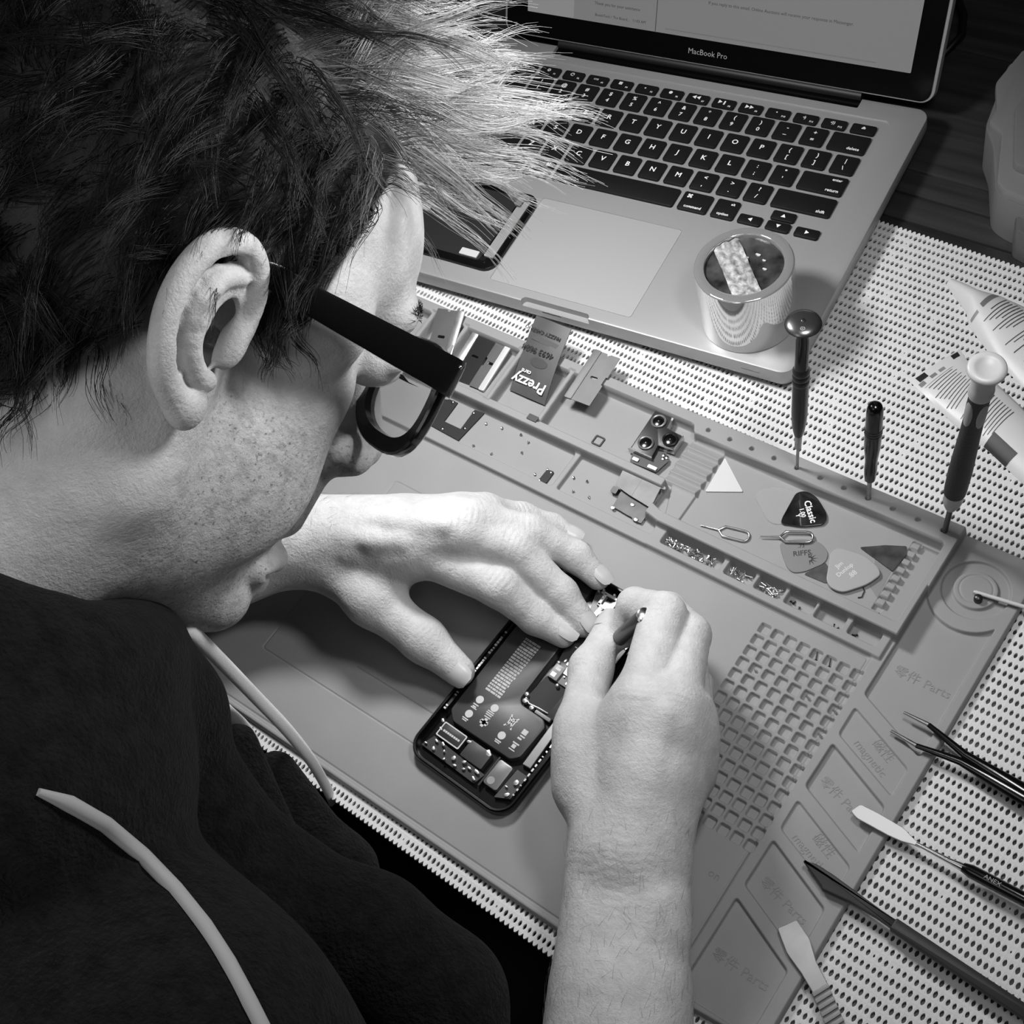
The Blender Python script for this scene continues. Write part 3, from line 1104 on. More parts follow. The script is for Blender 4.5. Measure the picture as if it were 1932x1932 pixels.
text('pick_lettering', '.73', 3.0, M['print_dark'], (-3.4, 5.2, .9), math.radians(35), o, .04, True)
b = MB()
for k in range(7):
    a = math.radians(-60 + k * 32)
    b.prism([(4.6 + 1.0 * math.cos(a - .5), 0.2 + 1.0 * math.sin(a - .5)), (4.6 + 4.4 * math.cos(a), .2 + 4.4 * math.sin(a)), (4.6 + 1.0 * math.cos(a + .5), .2 + 1.0 * math.sin(a + .5))], .85, .92)
b.build('pick_emblem', M['print_dark'], o)
o = on_mat('guitar_pick', -54.8, -54, 5.0, 0)
tag(o, 'dark small pick mostly hidden between the grey and the pale lettered picks', 'pick')
MB().prism(rpoly([(-8, -5), (-1.4, 7.2), (5.6, 2), (5.4, -4.4)], 1.5), .05, .5, .15).build('pick_body', mat('dark_brown_pick', 66, .35, mottle=(160, .4)), o, 18)
o = on_mat('guitar_pick', -42, -47.5, 6.1, 0)
tag(o, 'pale grey guitar pick with raised lettering and light edge', 'pick')
MB().prism(rpoly([(-14.4, 6.4), (-12.4, 11.2), (2.4, 13.4), (12, 10.2), (15.4, 6.8), (12, -2), (3, -12.6), (-3.6, -13), (-8, -10)], 4), .05, 1.5, .5).build('pick_body', mat('pale_grey_pick', 150, .45), o, 18)
for s, size, x, y in (('Jim', 3.6, -6.4, 1.6), ('Dunlop', 3.6, -2.4, .2), ('.88', 4.2, 2.4, -.2)):
    text('pick_lettering', s, size, mat('pale_raised_letter', 190, .5), (x, y, 1.52), math.radians(72), o, .04, True)
o = on_mat('guitar_pick', -30, -28.5, 5.6, 0)
tag(o, 'dark streaked triangular pick at the right end of the tray', 'pick')
MB().prism(rpoly([(-14.6, -1.8), (-3.6, 5.6), (6.6, 10.4), (9, 6), (7.4, -7), (-5, -4)], 1), .05, .9, .2).build('pick_body', mat('streaked_dark_pick', 62, .3, mottle=(120, .6), coat=.3), o, 18)
o = on_mat('plastic_scrap', -28, -42, 4.85, 0)
tag(o, 'thin clear plastic scrap under the pale lettered pick', 'scrap')
MB().prism(rpoly([(-8, 12.6), (4.4, 7), (5.6, -11), (-1.4, -6.6), (-3, 2)], .8), .05, .35).build('film', glassy('clear_scrap', 150, .4, .1), o)
o = on_mat('wire_scrap', -30, -52.6, 5.05, 0)
tag(o, 'short bent wire end sticking out below the pale lettered pick', 'wire')
MB().tube([(-4, 4, .5), (0, 0, .5), (.6, -4, .5), (-1, -5.4, .5)], .35, 6).build('wire', M['steel_dark'], o, 60)


# ---- ejector pins
def sim_tool(x, y, z, a, label):
    o = on_mat('ejector_pin', x, y, z, a)
    tag(o, label, 'ejector pin', 'steel ejector pins')
    L_, w = 11.5, 3.3
    path = [(-3.2, 0)] + [(0, -w)] + [(k * L_ / 6, -w) for k in range(1, 7)] + [(2 * L_ / 2 + w * math.sin(t) * 1.0, -w * math.cos(t)) for t in (.5, 1.0, 1.57, 2.1, 2.6)] + [(k * L_ / 6, w) for k in range(6, 0, -1)] + [(0, w), (-3.2, 0)]
    b = MB()
    b.tube([(u, v, .7) for u, v in path], .72, 8, True)
    b.build('loop', M['steel'], o, 60)
    b = MB()
    b.tube([(-2.6, 0, .7), (-4, 0, .7), (-14, 0, .7)], [.7, .6, .3], 8)
    b.build('pin', M['steel'], o, 60)
    return o


sim_tool(-82.4, -43.6, 6.3, 27, 'steel ejector pin lying on the grey emblem pick')
sim_tool(-114.6, -56.0, 5.15, 12, 'steel ejector pin lying on the bare tray floor left of its twin')

# ---- little rod with a screw on the round magnet pad
o = on_mat('probe_rod', 19, -28.3, 7.6, 8)
tag(o, 'thin pale metal rod resting on the round pad of the mat', 'rod')
MB().tube([(0, 0, 1.4), (1.2, 0, 1.6), (40, 0, 2.4), (75, 0, 3)], [.7, 1.1, 1.1, 1.3], 10).build('rod', M['light'], o, 60)
o = on_mat('loose_screw', 22.6, -30.5, None, 0)
tag(o, 'single shiny screw head standing on the round pad under the rod tip', 'screw')
MB().lathe([(2.2, 0.02), (2.2, 3), (1.6, 3.6), (.01, 3.8)], 16).build('screw_body', M['steel_dark'], o, 50)


# ---- screws
def screw_mesh(L_, r, name):
    b = MB()
    b.lathe([(r * .5, 0), (r * .55, L_ - r * .7), (r, L_ - r * .7), (r, L_ - r * .2), (r * .6, L_), (r * .25, L_), (r * .2, L_ - .3 * r), (.01, L_ - .35 * r)], 9)
    b.xf(Matrix.Translation((0, 0, -L_ / 2)))
    o = b.build(name, M['steel'], None, 40)
    return o


def scatter(n, x0, x1, y0, y1, L_, r, label, group, zmax, dark=False, seed=1, bias=0):
    R_ = random.Random(seed)
    proto = None
    for k in range(n):
        x = R_.uniform(x0, x1)
        if bias:
            x = x0 + (x1 - x0) * R_.random() ** bias
        y = R_.uniform(y0, y1)
        z = matz(x, y) + r + R_.uniform(0.05, zmax)
        if proto is None:
            o = proto = screw_mesh(L_, r, 'tiny_screw')
            if dark:
                o.data.materials.clear()
                o.data.materials.append(M['steel_dark'])
        else:
            o = proto.copy()
            COL.objects.link(o)
        p = mw(x, y, z)
        o.location = [q * MM for q in p]
        o.rotation_euler = (R_.uniform(1.1, 2.0), R_.uniform(-.4, .4), R_.uniform(0, 6.28))
        tag(o, label, 'screw', group)


scatter(64, -140, -109, -78.6, -73.6, 2.4, .85, 'tiny silver screw heaped in the longest small bin of the mat', 'screws heaped in the longest bin', 2.4, seed=3, bias=1.25)
scatter(18, -98, -87.5, -78.6, -73.6, 4.2, .7, 'thin silver screw in the bin right of the long heap of screws', 'screws in the bin right of the heap', 1.8, seed=5)
scatter(18, -79.5, -68.5, -78.6, -73.6, 4.2, .75, 'silver screw in the third small bin from the heap end', 'screws in the third small bin', 1.8, seed=6)
scatter(4, -61.5, -55, -78.8, -75.6, 2.6, .7, 'dark screw lying at the left end of a nearly empty bin', 'screws in the nearly empty bin', .3, True, seed=8)
scatter(2, -36, -32, -79, -77, 3.2, .5, 'black screw alone in the second bin from the strip right end', 'screws in the second to last bin', .2, True, seed=9)
scatter(2, -23.5, -21, -78.6, -76.6, 3.2, .8, 'short dark screw at the left end of the last bin', 'screws in the last bin', .3, True, seed=10)
cells = [(4, 0, 'dark screw in the left of two cells at the top of the grid', True, 5.2), (5, 0, 'dark screw in the right of two cells at the top of the grid', True, 5.2),
         (5, 3, 'bright screw in a grid cell, the highest of the bright ones', False, 3), (7, 3, 'bright screw in the rightmost grid column', False, 3), (7, 5, 'bright screw two cells below the other in the rightmost column', False, 3), (1, 3, 'bright flake like screw near the left of the grid', False, 1.8)]
for i, j, lb, dk, L_ in cells:
    x, y = -64.4 + 7.75 * i, -98 - 7.65 * j
    o = screw_mesh(L_, .7 if dk else .8, 'grid_screw')
    if dk:
        o.data.materials.clear()
        o.data.materials.append(M['black'])
    o.location = [q * MM for q in mw(x, y, matz(x, y) + .8)]
    o.rotation_euler = (math.pi / 2, 0, YAW + (.35 if dk else 1.1))
    tag(o, lb, 'screw', 'screws in the grid cells')
for k, (x, y) in enumerate(((-285.9, -58.2), (-274.6, -56.3), (-260.6, -55), (-252.9, -57.5), (-251.9, -65.7), (-283, -75.4), (-269, -75))):
    o = screw_mesh(1.6, .8, 'tiny_screw')
    o.location = [q * MM for q in mw(x, y, matz(x, y) + .8)]
    o.rotation_euler = (.4 * k, .3, k)
    tag(o, 'tiny screw lying loose between the c-shaped bracket and the bin divider', 'screw', 'screws loose in the long lower bin')
for k, (x, y) in enumerate(((-235.5, -75), (-212.8, -66), (-204, -64.4), (-207.4, -74.2), (-196.4, -73.2))):
    o = screw_mesh(1.5, .8, 'tiny_screw')
    o.location = [q * MM for q in mw(x, y, matz(x, y) + .75)]
    o.rotation_euler = (.4 * k, .2, k)
    tag(o, 'tiny screw lying loose between the bin divider and the shield plates', 'screw', 'screws loose left of the shield plates')

# ================================================================ tools across the right edge of the mat
tw = empty('tweezers', mw(20, -112.4, 9), YAW)
tag(tw, 'black tweezers with bare steel tips reaching over the right edge of the mat', 'tweezers')
for sgn, yt, y1, y2, x0 in ((1, 5.6, 4.0, -3.2, .4), (-1, -6.4, -6.6, -8.4, -.4)):
    P_ = [(x0, yt, .9), (13.5, (yt + y1) / 2 + .8 * sgn, 1.2), (35, y1 * .4 + (-1.6), 1.8), (67, y2 * .55 - 1.4, 2.4), (120, -5.5 + sgn * 1.2, 3.5)]
    MB().tube(P_[:2], [.75, 1.25], 8).build('tip', M['steel'], tw, 50)
    b = MB()
    b.tube([P_[1], P_[2], P_[3], P_[4]], [1.3, 2.2, 4.0, 4.2], 10, True, .6)
    b.build('arm', M['black_gloss'], tw, 50)
MB().box(116, 126, -10, -1, 1.5, 6, 1, .5).build('joint', M['black'], tw, 40)

sp = empty('metal_spatula', mw(23, -163.4, 9), YAW)
tag(sp, 'pale steel spatula blade on a dark handle lying over the mat edge', 'spatula')
MB().prism(rpoly([(0, -2.4), (2.2, 3.2), (12, 3.6), (25, 3.2), (31, 1.0), (36, .2), (36, -1.4), (32, -1.8), (27, -3.2), (20, -3.9), (4, -4)], 1.4), .1, 1.0, .3).build('blade', mat('satin_blade', 170, .45, .4), sp, 15)
MB().tube([(33, -.6, .9), (50, -.4, 1.6), (58, 0, 2)], [.9, 1.4, 2.4], 12).build('neck', M['steel'], sp, 50)
MB().tube([(56, 0, 2), (60, 0, 2.4), (140, 1.5, 4)], [2.3, 3.3, 3.5], 14).build('handle', M['black_gloss'], sp, 50)
text('handle_lettering', 'ANEX', 3.0, M['print_grey'], (70, .1, 5.95), 0, sp, .05)

sg = empty('spudger', mw(16, -199.6, 9), YAW - .06)
tag(sg, 'long black plastic spudger with pointed tip lying over the mat edge', 'spudger')
MB().prism(rpoly([(0, 0), (6, 2.2), (15, 2.4), (42, 1.0), (50, 1.0), (50, -3.6), (42, -3.4), (28, -4.2), (17, -6.2), (15, -6.6), (13.5, -5.4)], .6), .1, 3.2, .9).build('blade', mat('black_nylon', 40, .5), sg, 40)
MB().box(49, 150, -4.6, 1.6, .1, 4.4, 1, 1.0).build('handle', mat('black_nylon_handle', 22, .55), sg, 40)

mt = empty('pry_tool', mw(25, -229.5, 8.3), YAW)
tag(mt, 'flat grey metal pry tool with ridged grip at the lower right of the mat', 'pry tool')
MB().prism(rpoly([(-3.2, -4.6), (2.4, 3.8), (11.6, -.6), (14, -3), (19, -8), (28.5, -14.2), (25, -21.4), (16, -16.4), (8, -13), (5.6, -11.8)], .9), .1, 1.3, .3).build('blade', mat('brushed_pry_steel', 150, .4, .55, mottle=(80, .12)), mt, 15)
b = MB()
b.prism([(28.5, -14.2), (60, -38), (56, -45), (25, -21.4)], .1, 1.0)
bd = b.build('grip', M['midgrey'], mt)
for k in range(12):
    t = k * 3.1
    dx, dy = .797, -.604
    x, y = 26.6 + dx * t, -18 + dy * t
    MB().prism([(x - 2.6 * .6 - .7, y - 3.6), (x - 2.6 * .6 + 1, y - 4.8), (x + 2.2 + 1, y + 3.0), (x + 2.2 - .7, y + 4.2)], .9, 2.2, .4).build('grip_rib', M['grey_part'], mt, 40)


# ================================================================ glue tubes on the white mat
def tube_thing(pts_l, pts_r, zs, label, lines, extras, name='glue_tube'):
    o = empty(name, (pts_l[0][0], pts_l[0][1], 2))
    ox, oy = pts_l[0]
    tag(o, label, 'tube', 'white squeezed tubes on the mat')
    n = len(pts_l)
    vs, fs = [], []
    K = 12
    for i in range(n):
        l, r = Vector(pts_l[i]), Vector(pts_r[i])
        for k in range(K + 1):
            t = k / K
            q = l * (1 - t) + r * t
            vs.append((q.x - ox, q.y - oy, .2 + zs[i] * math.sin(math.pi * t) ** .7))
    for i in range(n - 1):
        for k in range(K):
            a = i * (K + 1) + k
            fs.append((a, a + 1, a + K + 2, a + K + 1))
    m0 = len(vs)
    vs += [(x, y, .1) for x, y, z in vs]
    fs += [tuple(j + m0 for j in f[::-1]) for f in fs]
    for i in range(n - 1):
        for k in (0, K):
            a = i * (K + 1) + k
            fs.append((a, a + K + 1, a + K + 1 + m0, a + m0))
    for i in (0, n - 1):
        for k in range(K):
            a = i * (K + 1) + k
            fs.append((a, a + 1, a + 1 + m0, a + m0))
    b = MB()
    b.add(vs, fs)
    b.build('tube_body', mat('white_laminate', 205, .4), o, 50)

    def surf(s, t):
        s = max(0, min(n - 1.001, s))
        i = int(s)
        f = s - i
        l = Vector(pts_l[i]) * (1 - f) + Vector(pts_l[i + 1]) * f
        r = Vector(pts_r[i]) * (1 - f) + Vector(pts_r[i + 1]) * f
        q = l * (1 - t) + r * t
        h = zs[i] * (1 - f) + zs[i + 1] * f
        return (q.x - ox, q.y - oy, .34 + h * math.sin(math.pi * t) ** .7)

    def stripe(nm, m, s0, s1, t0, t1, ns=8, nt=8):
        v = [surf(s0 + (s1 - s0) * i / ns, t0 + (t1 - t0) * k / nt) for i in range(ns + 1) for k in range(nt + 1)]
        f = [(i * (nt + 1) + k, i * (nt + 1) + k + 1, (i + 1) * (nt + 1) + k + 1, (i + 1) * (nt + 1) + k) for i in range(ns) for k in range(nt)]
        MB().add(v, f).build(nm, m, o, 60)
    pm = mat('tiny_tube_print', 75, .5)
    for s, t0, t1 in lines:
        stripe('print_line', pm, s, s + .02, t0, t1, 1, 10)
    for s0, s1, t0, t1, g in extras:
        stripe('print_mark', mat('tube_mark', g, .5), s0, s1, t0, t1)
    return o


L1 = [(219.5, -36.5), (228, -38.5), (237, -41.5), (250, -41), (285, -50), (320, -60)]
R1 = [(217, -42), (226, -50.5), (235, -58.5), (240, -68), (262, -88), (295, -108)]
ln = [(3.15 + .07 * k, .12 + .02 * (k % 3), .55 + .08 * ((k * 7) % 4)) for k in range(9)] + [(3.9 + .07 * k, .12, .8 - .1 * (k % 3)) for k in range(8)]
tube_thing(L1, R1, [2.5, 6, 9, 8, 7, 5], 'white tube with nozzle farthest back at the right edge', ln, [(2.75, 3.02, .12, .62, 110), (2.85, 3.02, .74, .95, 130)])
L2 = [(241, -86), (247, -92), (262, -99), (287, -115), (325, -138)]
R2 = [(222, -117), (232, -122.5), (256, -138), (276, -147), (306, -165)]
ln = [(.95 + .09 * k, .3 + .05 * (k % 2), .92 - .04 * (k % 4)) for k in range(11)] + [(2.1 + .08 * k, .25, .9 - .05 * (k % 3)) for k in range(12)]
tube_thing(L2, R2, [.6, 3, 6, 7, 7], 'white flattened tube lying behind the large black handled screwdriver', ln,
           [(.1, .5, .06, .2, 30), (.12, .5, .72, .9, 25), (.55, .8, .84, .95, 120), (.55, .78, .6, .72, 120), (.55, .78, .42, .54, 130), (3.0, 3.5, .75, 1, 40)])
# ================================================================ phone under repair
ph = empty('open_phone', (65.15, -444.68, 5.05), -0.16610125)
tag(ph, 'opened phone with bare battery and circuit board being repaired between the two hands', 'phone')
b = MB()
ou = rrect(0, 71.4, 0, 144, 11.5, 8)
ii = inset(ou, 2.0)
n = len(ou)
prof = [(inset(ou, 1.6), 0), (inset(ou, .4), .9), (ou, 2.4), (ou, 5.2), (inset(ou, .35), 6.6), (inset(ou, 1.0), 7.1), (ii, 7.0), (inset(ou, 2.3), 6.2), (inset(ou, 2.3), 1.2)]
vs = [(x, y, z) for r, z in prof for x, y in r]
fs = [tuple(range(n - 1, -1, -1))]
for k in range(len(prof) - 1):
    for i in range(n):
        j = (i + 1) % n
        fs.append((k * n + i, k * n + j, (k + 1) * n + j, (k + 1) * n + i))
fs.append(tuple((len(prof) - 1) * n + i for i in range(n)))
b.add(vs, fs)
b.build('housing', mat('black_phone_housing', 12, .25, .3), ph, 40)
# battery
bat = MB().prism(rpoly([(6.5, 33), (12, 28.2), (52.5, 29), (56.5, 33), (57.4, 54), (54, 57.2), (38, 57.4), (35.4, 60), (34.6, 118), (31, 121), (8, 121), (5, 118)], 1.6), 1.2, 5.4, .7).build('battery', mat('dark_battery_wrap', 60, .42, bump=(300, .12, .0003)), ph, 40)
b = MB()
for r in range(20):
    y = 53.2 + r * 1.9
    x = 15.2
    R_ = random.Random(r)
    while x < 25.4:
        w = R_.choice((1.0, 1.6, 2.4, 3.2))
        w = min(w, 25.8 - x)
        b.box(x, x + w, y, y + 1.25, 5.4, 5.45)
        x += w + .35
b.build('battery_print', mat('silver_battery_print', 170, .45), bat)
b = MB()
for cx, cy in ((16.8, 46.5), (17, 36.6), (40.4, 37.0), (27, 47.2)):
    b.lathe([(2.3, 5.4), (2.3, 5.46)], 18, (cx, cy, 0))
for x0, x1, y0, y1 in ((15, 18.6, 42.6, 43.3), (15.6, 18, 41.2, 42), (15, 19, 40.4, 41), (15, 19, 33, 33.7), (15.6, 18.6, 32, 32.6), (24.6, 29, 44, 44.6), (24.4, 29.2, 42.9, 43.5), (24.8, 28.8, 41.8, 42.4), (25, 29, 40.4, 41),
                       (25, 29.6, 36, 38.6), (26.4, 28.2, 34.6, 40), (24.6, 30, 37, 37.8), (38.6, 42.6, 33.2, 33.9), (39, 42.2, 32.2, 32.8), (48.4, 51.6, 44, 47), (48.8, 52, 42.4, 43.2), (48.4, 51, 40.6, 41.6), (47.8, 52, 37.4, 38.2), (48.6, 51, 34.8, 37), (48, 52, 33.4, 34)):
    b.box(x0, x1, y0, y1, 5.4, 5.46)
b.build('battery_print', mat('pale_battery_symbols', 185, .45), bat)
b = MB()   # crossed-out bin symbol
for q in ([(37.2, 49.6), (37.9, 50), (43, 42.4), (42.3, 42)], [(42.4, 50), (43, 49.5), (37.8, 42), (37.2, 42.5)], [(37.6, 47.6), (42.8, 47.6), (42.8, 48.3), (37.6, 48.3)], [(38.4, 43), (39, 43), (38.6, 47.6), (38, 47.6)], [(41.4, 43), (42, 43), (42.4, 47.6), (41.8, 47.6)]):
    b.prism(q, 5.4, 5.47)
b.build('battery_print', M['light'], bat)
# lower module
MB().box(8.8, 25.2, 16.8, 25.6, 1.2, 5.2, .8, .3).build('speaker_module', mat('speaker_black', 38, .4), ph, 40)
b = MB()
ou, inn = rrect(8.8, 25.2, 16.8, 25.8, .8, 3), rrect(9.5, 24.5, 17.5, 25.1, .6, 3)
n = len(ou)
b.add([(x, y, 5.1) for x, y in ou] + [(x, y, 5.5) for x, y in ou] + [(x, y, 5.5) for x, y in inn] + [(x, y, 5.1) for x, y in inn], [(k * n + i, k * n + (i + 1) % n, (k + 1) * n + (i + 1) % n, (k + 1) * n + i) for k in range(3) for i in range(n)])
b.build('module_outline', M['light'], ph)
b = MB()
for k in range(8):
    b.box(11 + k * 1.5, 12.2 + k * 1.5, 20.6, 21.8, 5.2, 5.3)
b.build('module_print', M['light'], ph)
MB().box(27.4, 42.6, 15.4, 26, 1.2, 4.6, .8, .3).build('shield', M['dark'], ph, 40)
MB().box(46.6, 47.6, 8, 27, 1.2, 4.4).build('divider', M['black'], ph)
MB().box(48, 57.4, 10.6, 26.3, 1.2, 5.3, 1.6, .5).build('vibration_motor', mat('motor_grey', 118, .4, .4), ph, 40)
MB().lathe([(2.4, 5.3), (2.2, 5.5), (.01, 5.5)], 16, (51.5, 13.8, 0)).build('motor_stamp', mat('motor_stamp_grey', 140, .4, .3), ph)
MB().prism([(59.4, 30.8), (64.6, 31.2), (63.8, 59.6), (58.6, 58.6)], 1.2, 4.2, .4).build('flex_strip', mat('shiny_flex', 150, .28, .7), ph)
MB().prism([(3.0, 31), (4.6, 31), (4.4, 118), (3.2, 118)], 1.2, 6.2).build('side_rail', M['black'], ph)
R_ = random.Random(4)
b = MB()
for k in range(30):
    y = 31 + k * 1.9
    if R_.random() < .75:
        b.box(3.0 + R_.uniform(0, .4), 4.4, y, y + R_.uniform(.5, 1.7), 6.2, 6.7)
b.build('rail_contacts', M['gold'], ph)
b = MB()
for k in range(14):
    y = 14 + k * 3.2
    b.box(66.6, 67.6, y, y + R_.uniform(.6, 2), 5.8, 6.4)
b.build('rail_contacts', M['gold'], ph)
for k, (x, y, r) in enumerate(((7.1, 10, .9), (11.5, 14.2, 1.1), (15.9, 14.8, 1.2), (12.8, 9.9, 1.2), (26.1, 12, 1.5), (32.6, 13.6, 1.3), (29.2, 9.1, 1.1), (41.8, 13.2, 1.5), (42.7, 9.3, 1.2), (40.3, 25, 2.0), (63.5, 20.7, 1.8), (63.7, 12.7, 1.6), (27.3, 24.2, 1.4), (37, 12.5, 1.1), (9, 21, 1), (6.6, 25.4, 1.2), (19, 12, .8), (22, 8.5, .9), (34.6, 10.4, 1.0), (60.4, 16, .8))):
    b = MB()
    b.prism(rpoly([(x + r * (1 + .35 * math.sin(j * 2.1 + k)) * math.cos(j * .898), y + r * .8 * (1 + .35 * math.cos(j * 1.7 + k)) * math.sin(j * .898)) for j in range(7)], .3, 3), 3.4, 5.0 + .2 * (k % 3), .3)
    b.build('solder_joint', M['gold'], ph, 40)
MB().prism([(5, 8), (44, 7.5), (46, 14.6), (26, 15), (8, 16)], 1.2, 3.4).build('charging_flex', mat('dark_flex', 36, .4), ph)
MB().prism([(58, 8), (66, 12), (66, 27), (59, 27)], 1.2, 3.6).build('charging_flex', M['dark'], ph)
# main board
bd = MB().prism(rpoly([(37.4, 96), (38.6, 90), (38.6, 79), (55, 79), (66.5, 79), (66.5, 139), (53, 139.5), (37, 137.5), (30.5, 136), (36.5, 118)], .8), 1.2, 3.8).build('circuit_board', mat('dark_board', 58, .4), ph)
R_ = random.Random(11)
for k in range(58):
    x, y = R_.uniform(39.5, 64.5), R_.uniform(80, 116)
    w, h = R_.choice((.8, 1.2, 2.4, 3.4)), R_.choice((.7, 1.1, 1.9))
    MB().box(x, x + w, y, y + h, 3.8, 4.4 + .3 * R_.random(), .15).build('board_component', R_.choice((M['gold'], M['midgrey'], M['light'], M['dark'], M['steel_rough'])), ph)
MB().prism([(46, 84.8), (51, 84.4), (56.5, 95.6), (51.6, 95.4), (45.2, 94.8)], 3.8, 4.9).build('board_shield', M['white'], ph)
MB().box(39.4, 45.6, 78.8, 87.8, 3.8, 5.4, .6, .2).build('chip', mat('chip_grey', 130, .4), ph, 40)
MB().box(40.4, 43.4, 80, 82.6, 5.4, 5.5).build('chip_print', M['white'], ph)
MB().box(41, 44, 84.4, 85.8, 5.4, 5.5).build('chip_print', M['light'], ph)
MB().prism([(36.6, 62), (47, 60), (60, 60.4), (61, 66), (54, 66.8), (53.6, 79), (38.2, 79)], 1.2, 2.6).build('flex_cover', M['black_matte'], ph)
MB().prism([(53, 60), (66.6, 60), (66.6, 79), (53.6, 79)], 1.2, 3.2).build('sim_reader', M['black_gloss'], ph)
MB().tube([(37, 62.2, 3.2), (41, 60.2, 4.2), (47, 61, 4.4), (53, 61.6, 3.6)], [.8, .6, .5, .4], 8).build('flex_lead', M['gold'], ph, 60)
MB().box(46.5, 57, 57.8, 59.8, 2.8, 4.6, .6, .2).build('connector', M['grey_part'], ph, 40)
for x, y, r in ((38, 60.4, 1.5), (43.6, 59.2, 1.4), (36.4, 64, 1.3), (39.6, 88.8, 1.1), (47.4, 77.4, 1.1)):
    MB().lathe([(r, 2), (r, 4.6), (r * .6, 5), (.01, 5.0)], 10, (x, y, 0)).build('board_screw', M['gold'], ph, 50)
# camera bracket at the top
b = MB()
ring = [(45.4 + 5.4 * math.cos(k * .2618), 122.6 + 5.4 * math.sin(k * .2618)) for k in range(24)]
rin = [(45.4 + 4.2 * math.cos(k * .2618), 122.6 + 4.2 * math.sin(k * .2618)) for k in range(24)]
n = 24
b.add([(x, y, 3.8) for x, y in ring] + [(x, y, 6.2) for x, y in ring] + [(x, y, 6.2) for x, y in rin] + [(x, y, 3.8) for x, y in rin], [(k * n + i, k * n + (i + 1) % n, (k + 1) * n + (i + 1) % n, (k + 1) * n + i) for k in range(3) for i in range(n)])
for q in ([(36.5, 128.6), (51.5, 127.8), (51.6, 129.6), (36.6, 130.4)], [(34, 136), (51, 136.4), (51, 138), (34, 137.8)], [(36.4, 129), (38.4, 129), (38, 137), (36, 137)], [(44.4, 129), (46, 129), (46, 137), (44.4, 137)], [(50, 128), (51.8, 128), (51.8, 138), (50, 138)], [(38, 112), (40.4, 112), (41.4, 128.6), (38.4, 128.6)], [(50, 116), (51.4, 116), (51.6, 128), (50.2, 128)]):
    b.prism(q, 3.6, 5.8, .2)
b.build('camera_bracket', mat('bright_bracket', 165, .4, .5, bump=(400, .4, .0005)), ph, 40)
MB().lathe([(4.2, 3.8), (4.2, 4.0), (.01, 4.0)], 20, (45.4, 122.6, 0)).build('bracket_floor', M['midgrey'], ph)
MB().box(38.4, 44.4, 130.4, 136.4, 3.6, 4.2).build('lens_window', M['black_gloss'], ph)
MB().box(46.2, 49.8, 130.4, 136.2, 3.6, 4.4).build('bracket_pad', M['midgrey'], ph)
MB().box(38.6, 43.6, 113.6, 117, 3.8, 5.0).build('black_pad', M['black'], ph)
for k, (x, y) in enumerate(((32.2, 136.3), (34.3, 138.4), (31.6, 138.6), (41.3, 138.8), (50.7, 140), (53, 139), (55, 141), (36.6, 134.4), (50.8, 126), (38, 119.6), (44.6, 115.4))):
    MB().lathe([(.9, 3.4), (.9, 5.4), (.5, 5.9), (.01, 6)], 8, (x, y, 0)).build('solder_joint', M['gold'], ph, 50)
MB().box(4, 28, 123, 141, 1.2, 3.4, 2).build('speaker_cavity', M['black_matte'], ph)
# ================================================================ person: one continuous skin surface grown from a distance field
HQ = np.array([[0.9120380179136177, 0.39166609955529985, 0.12159079052024217], [-0.2668393689755232, 0.3416017835003231, 0.9011686704907927], [0.3114215873136351, -0.8543452978559293, 0.41606574839383204]])
HP = np.array([31.40092144, -401.92534939, 331.84988103])
V3 = lambda *a: np.array(a, float)


def hl(*p):
    return HQ @ V3(*p) + HP


def len_(v):
    return np.sqrt((v * v).sum(-1))


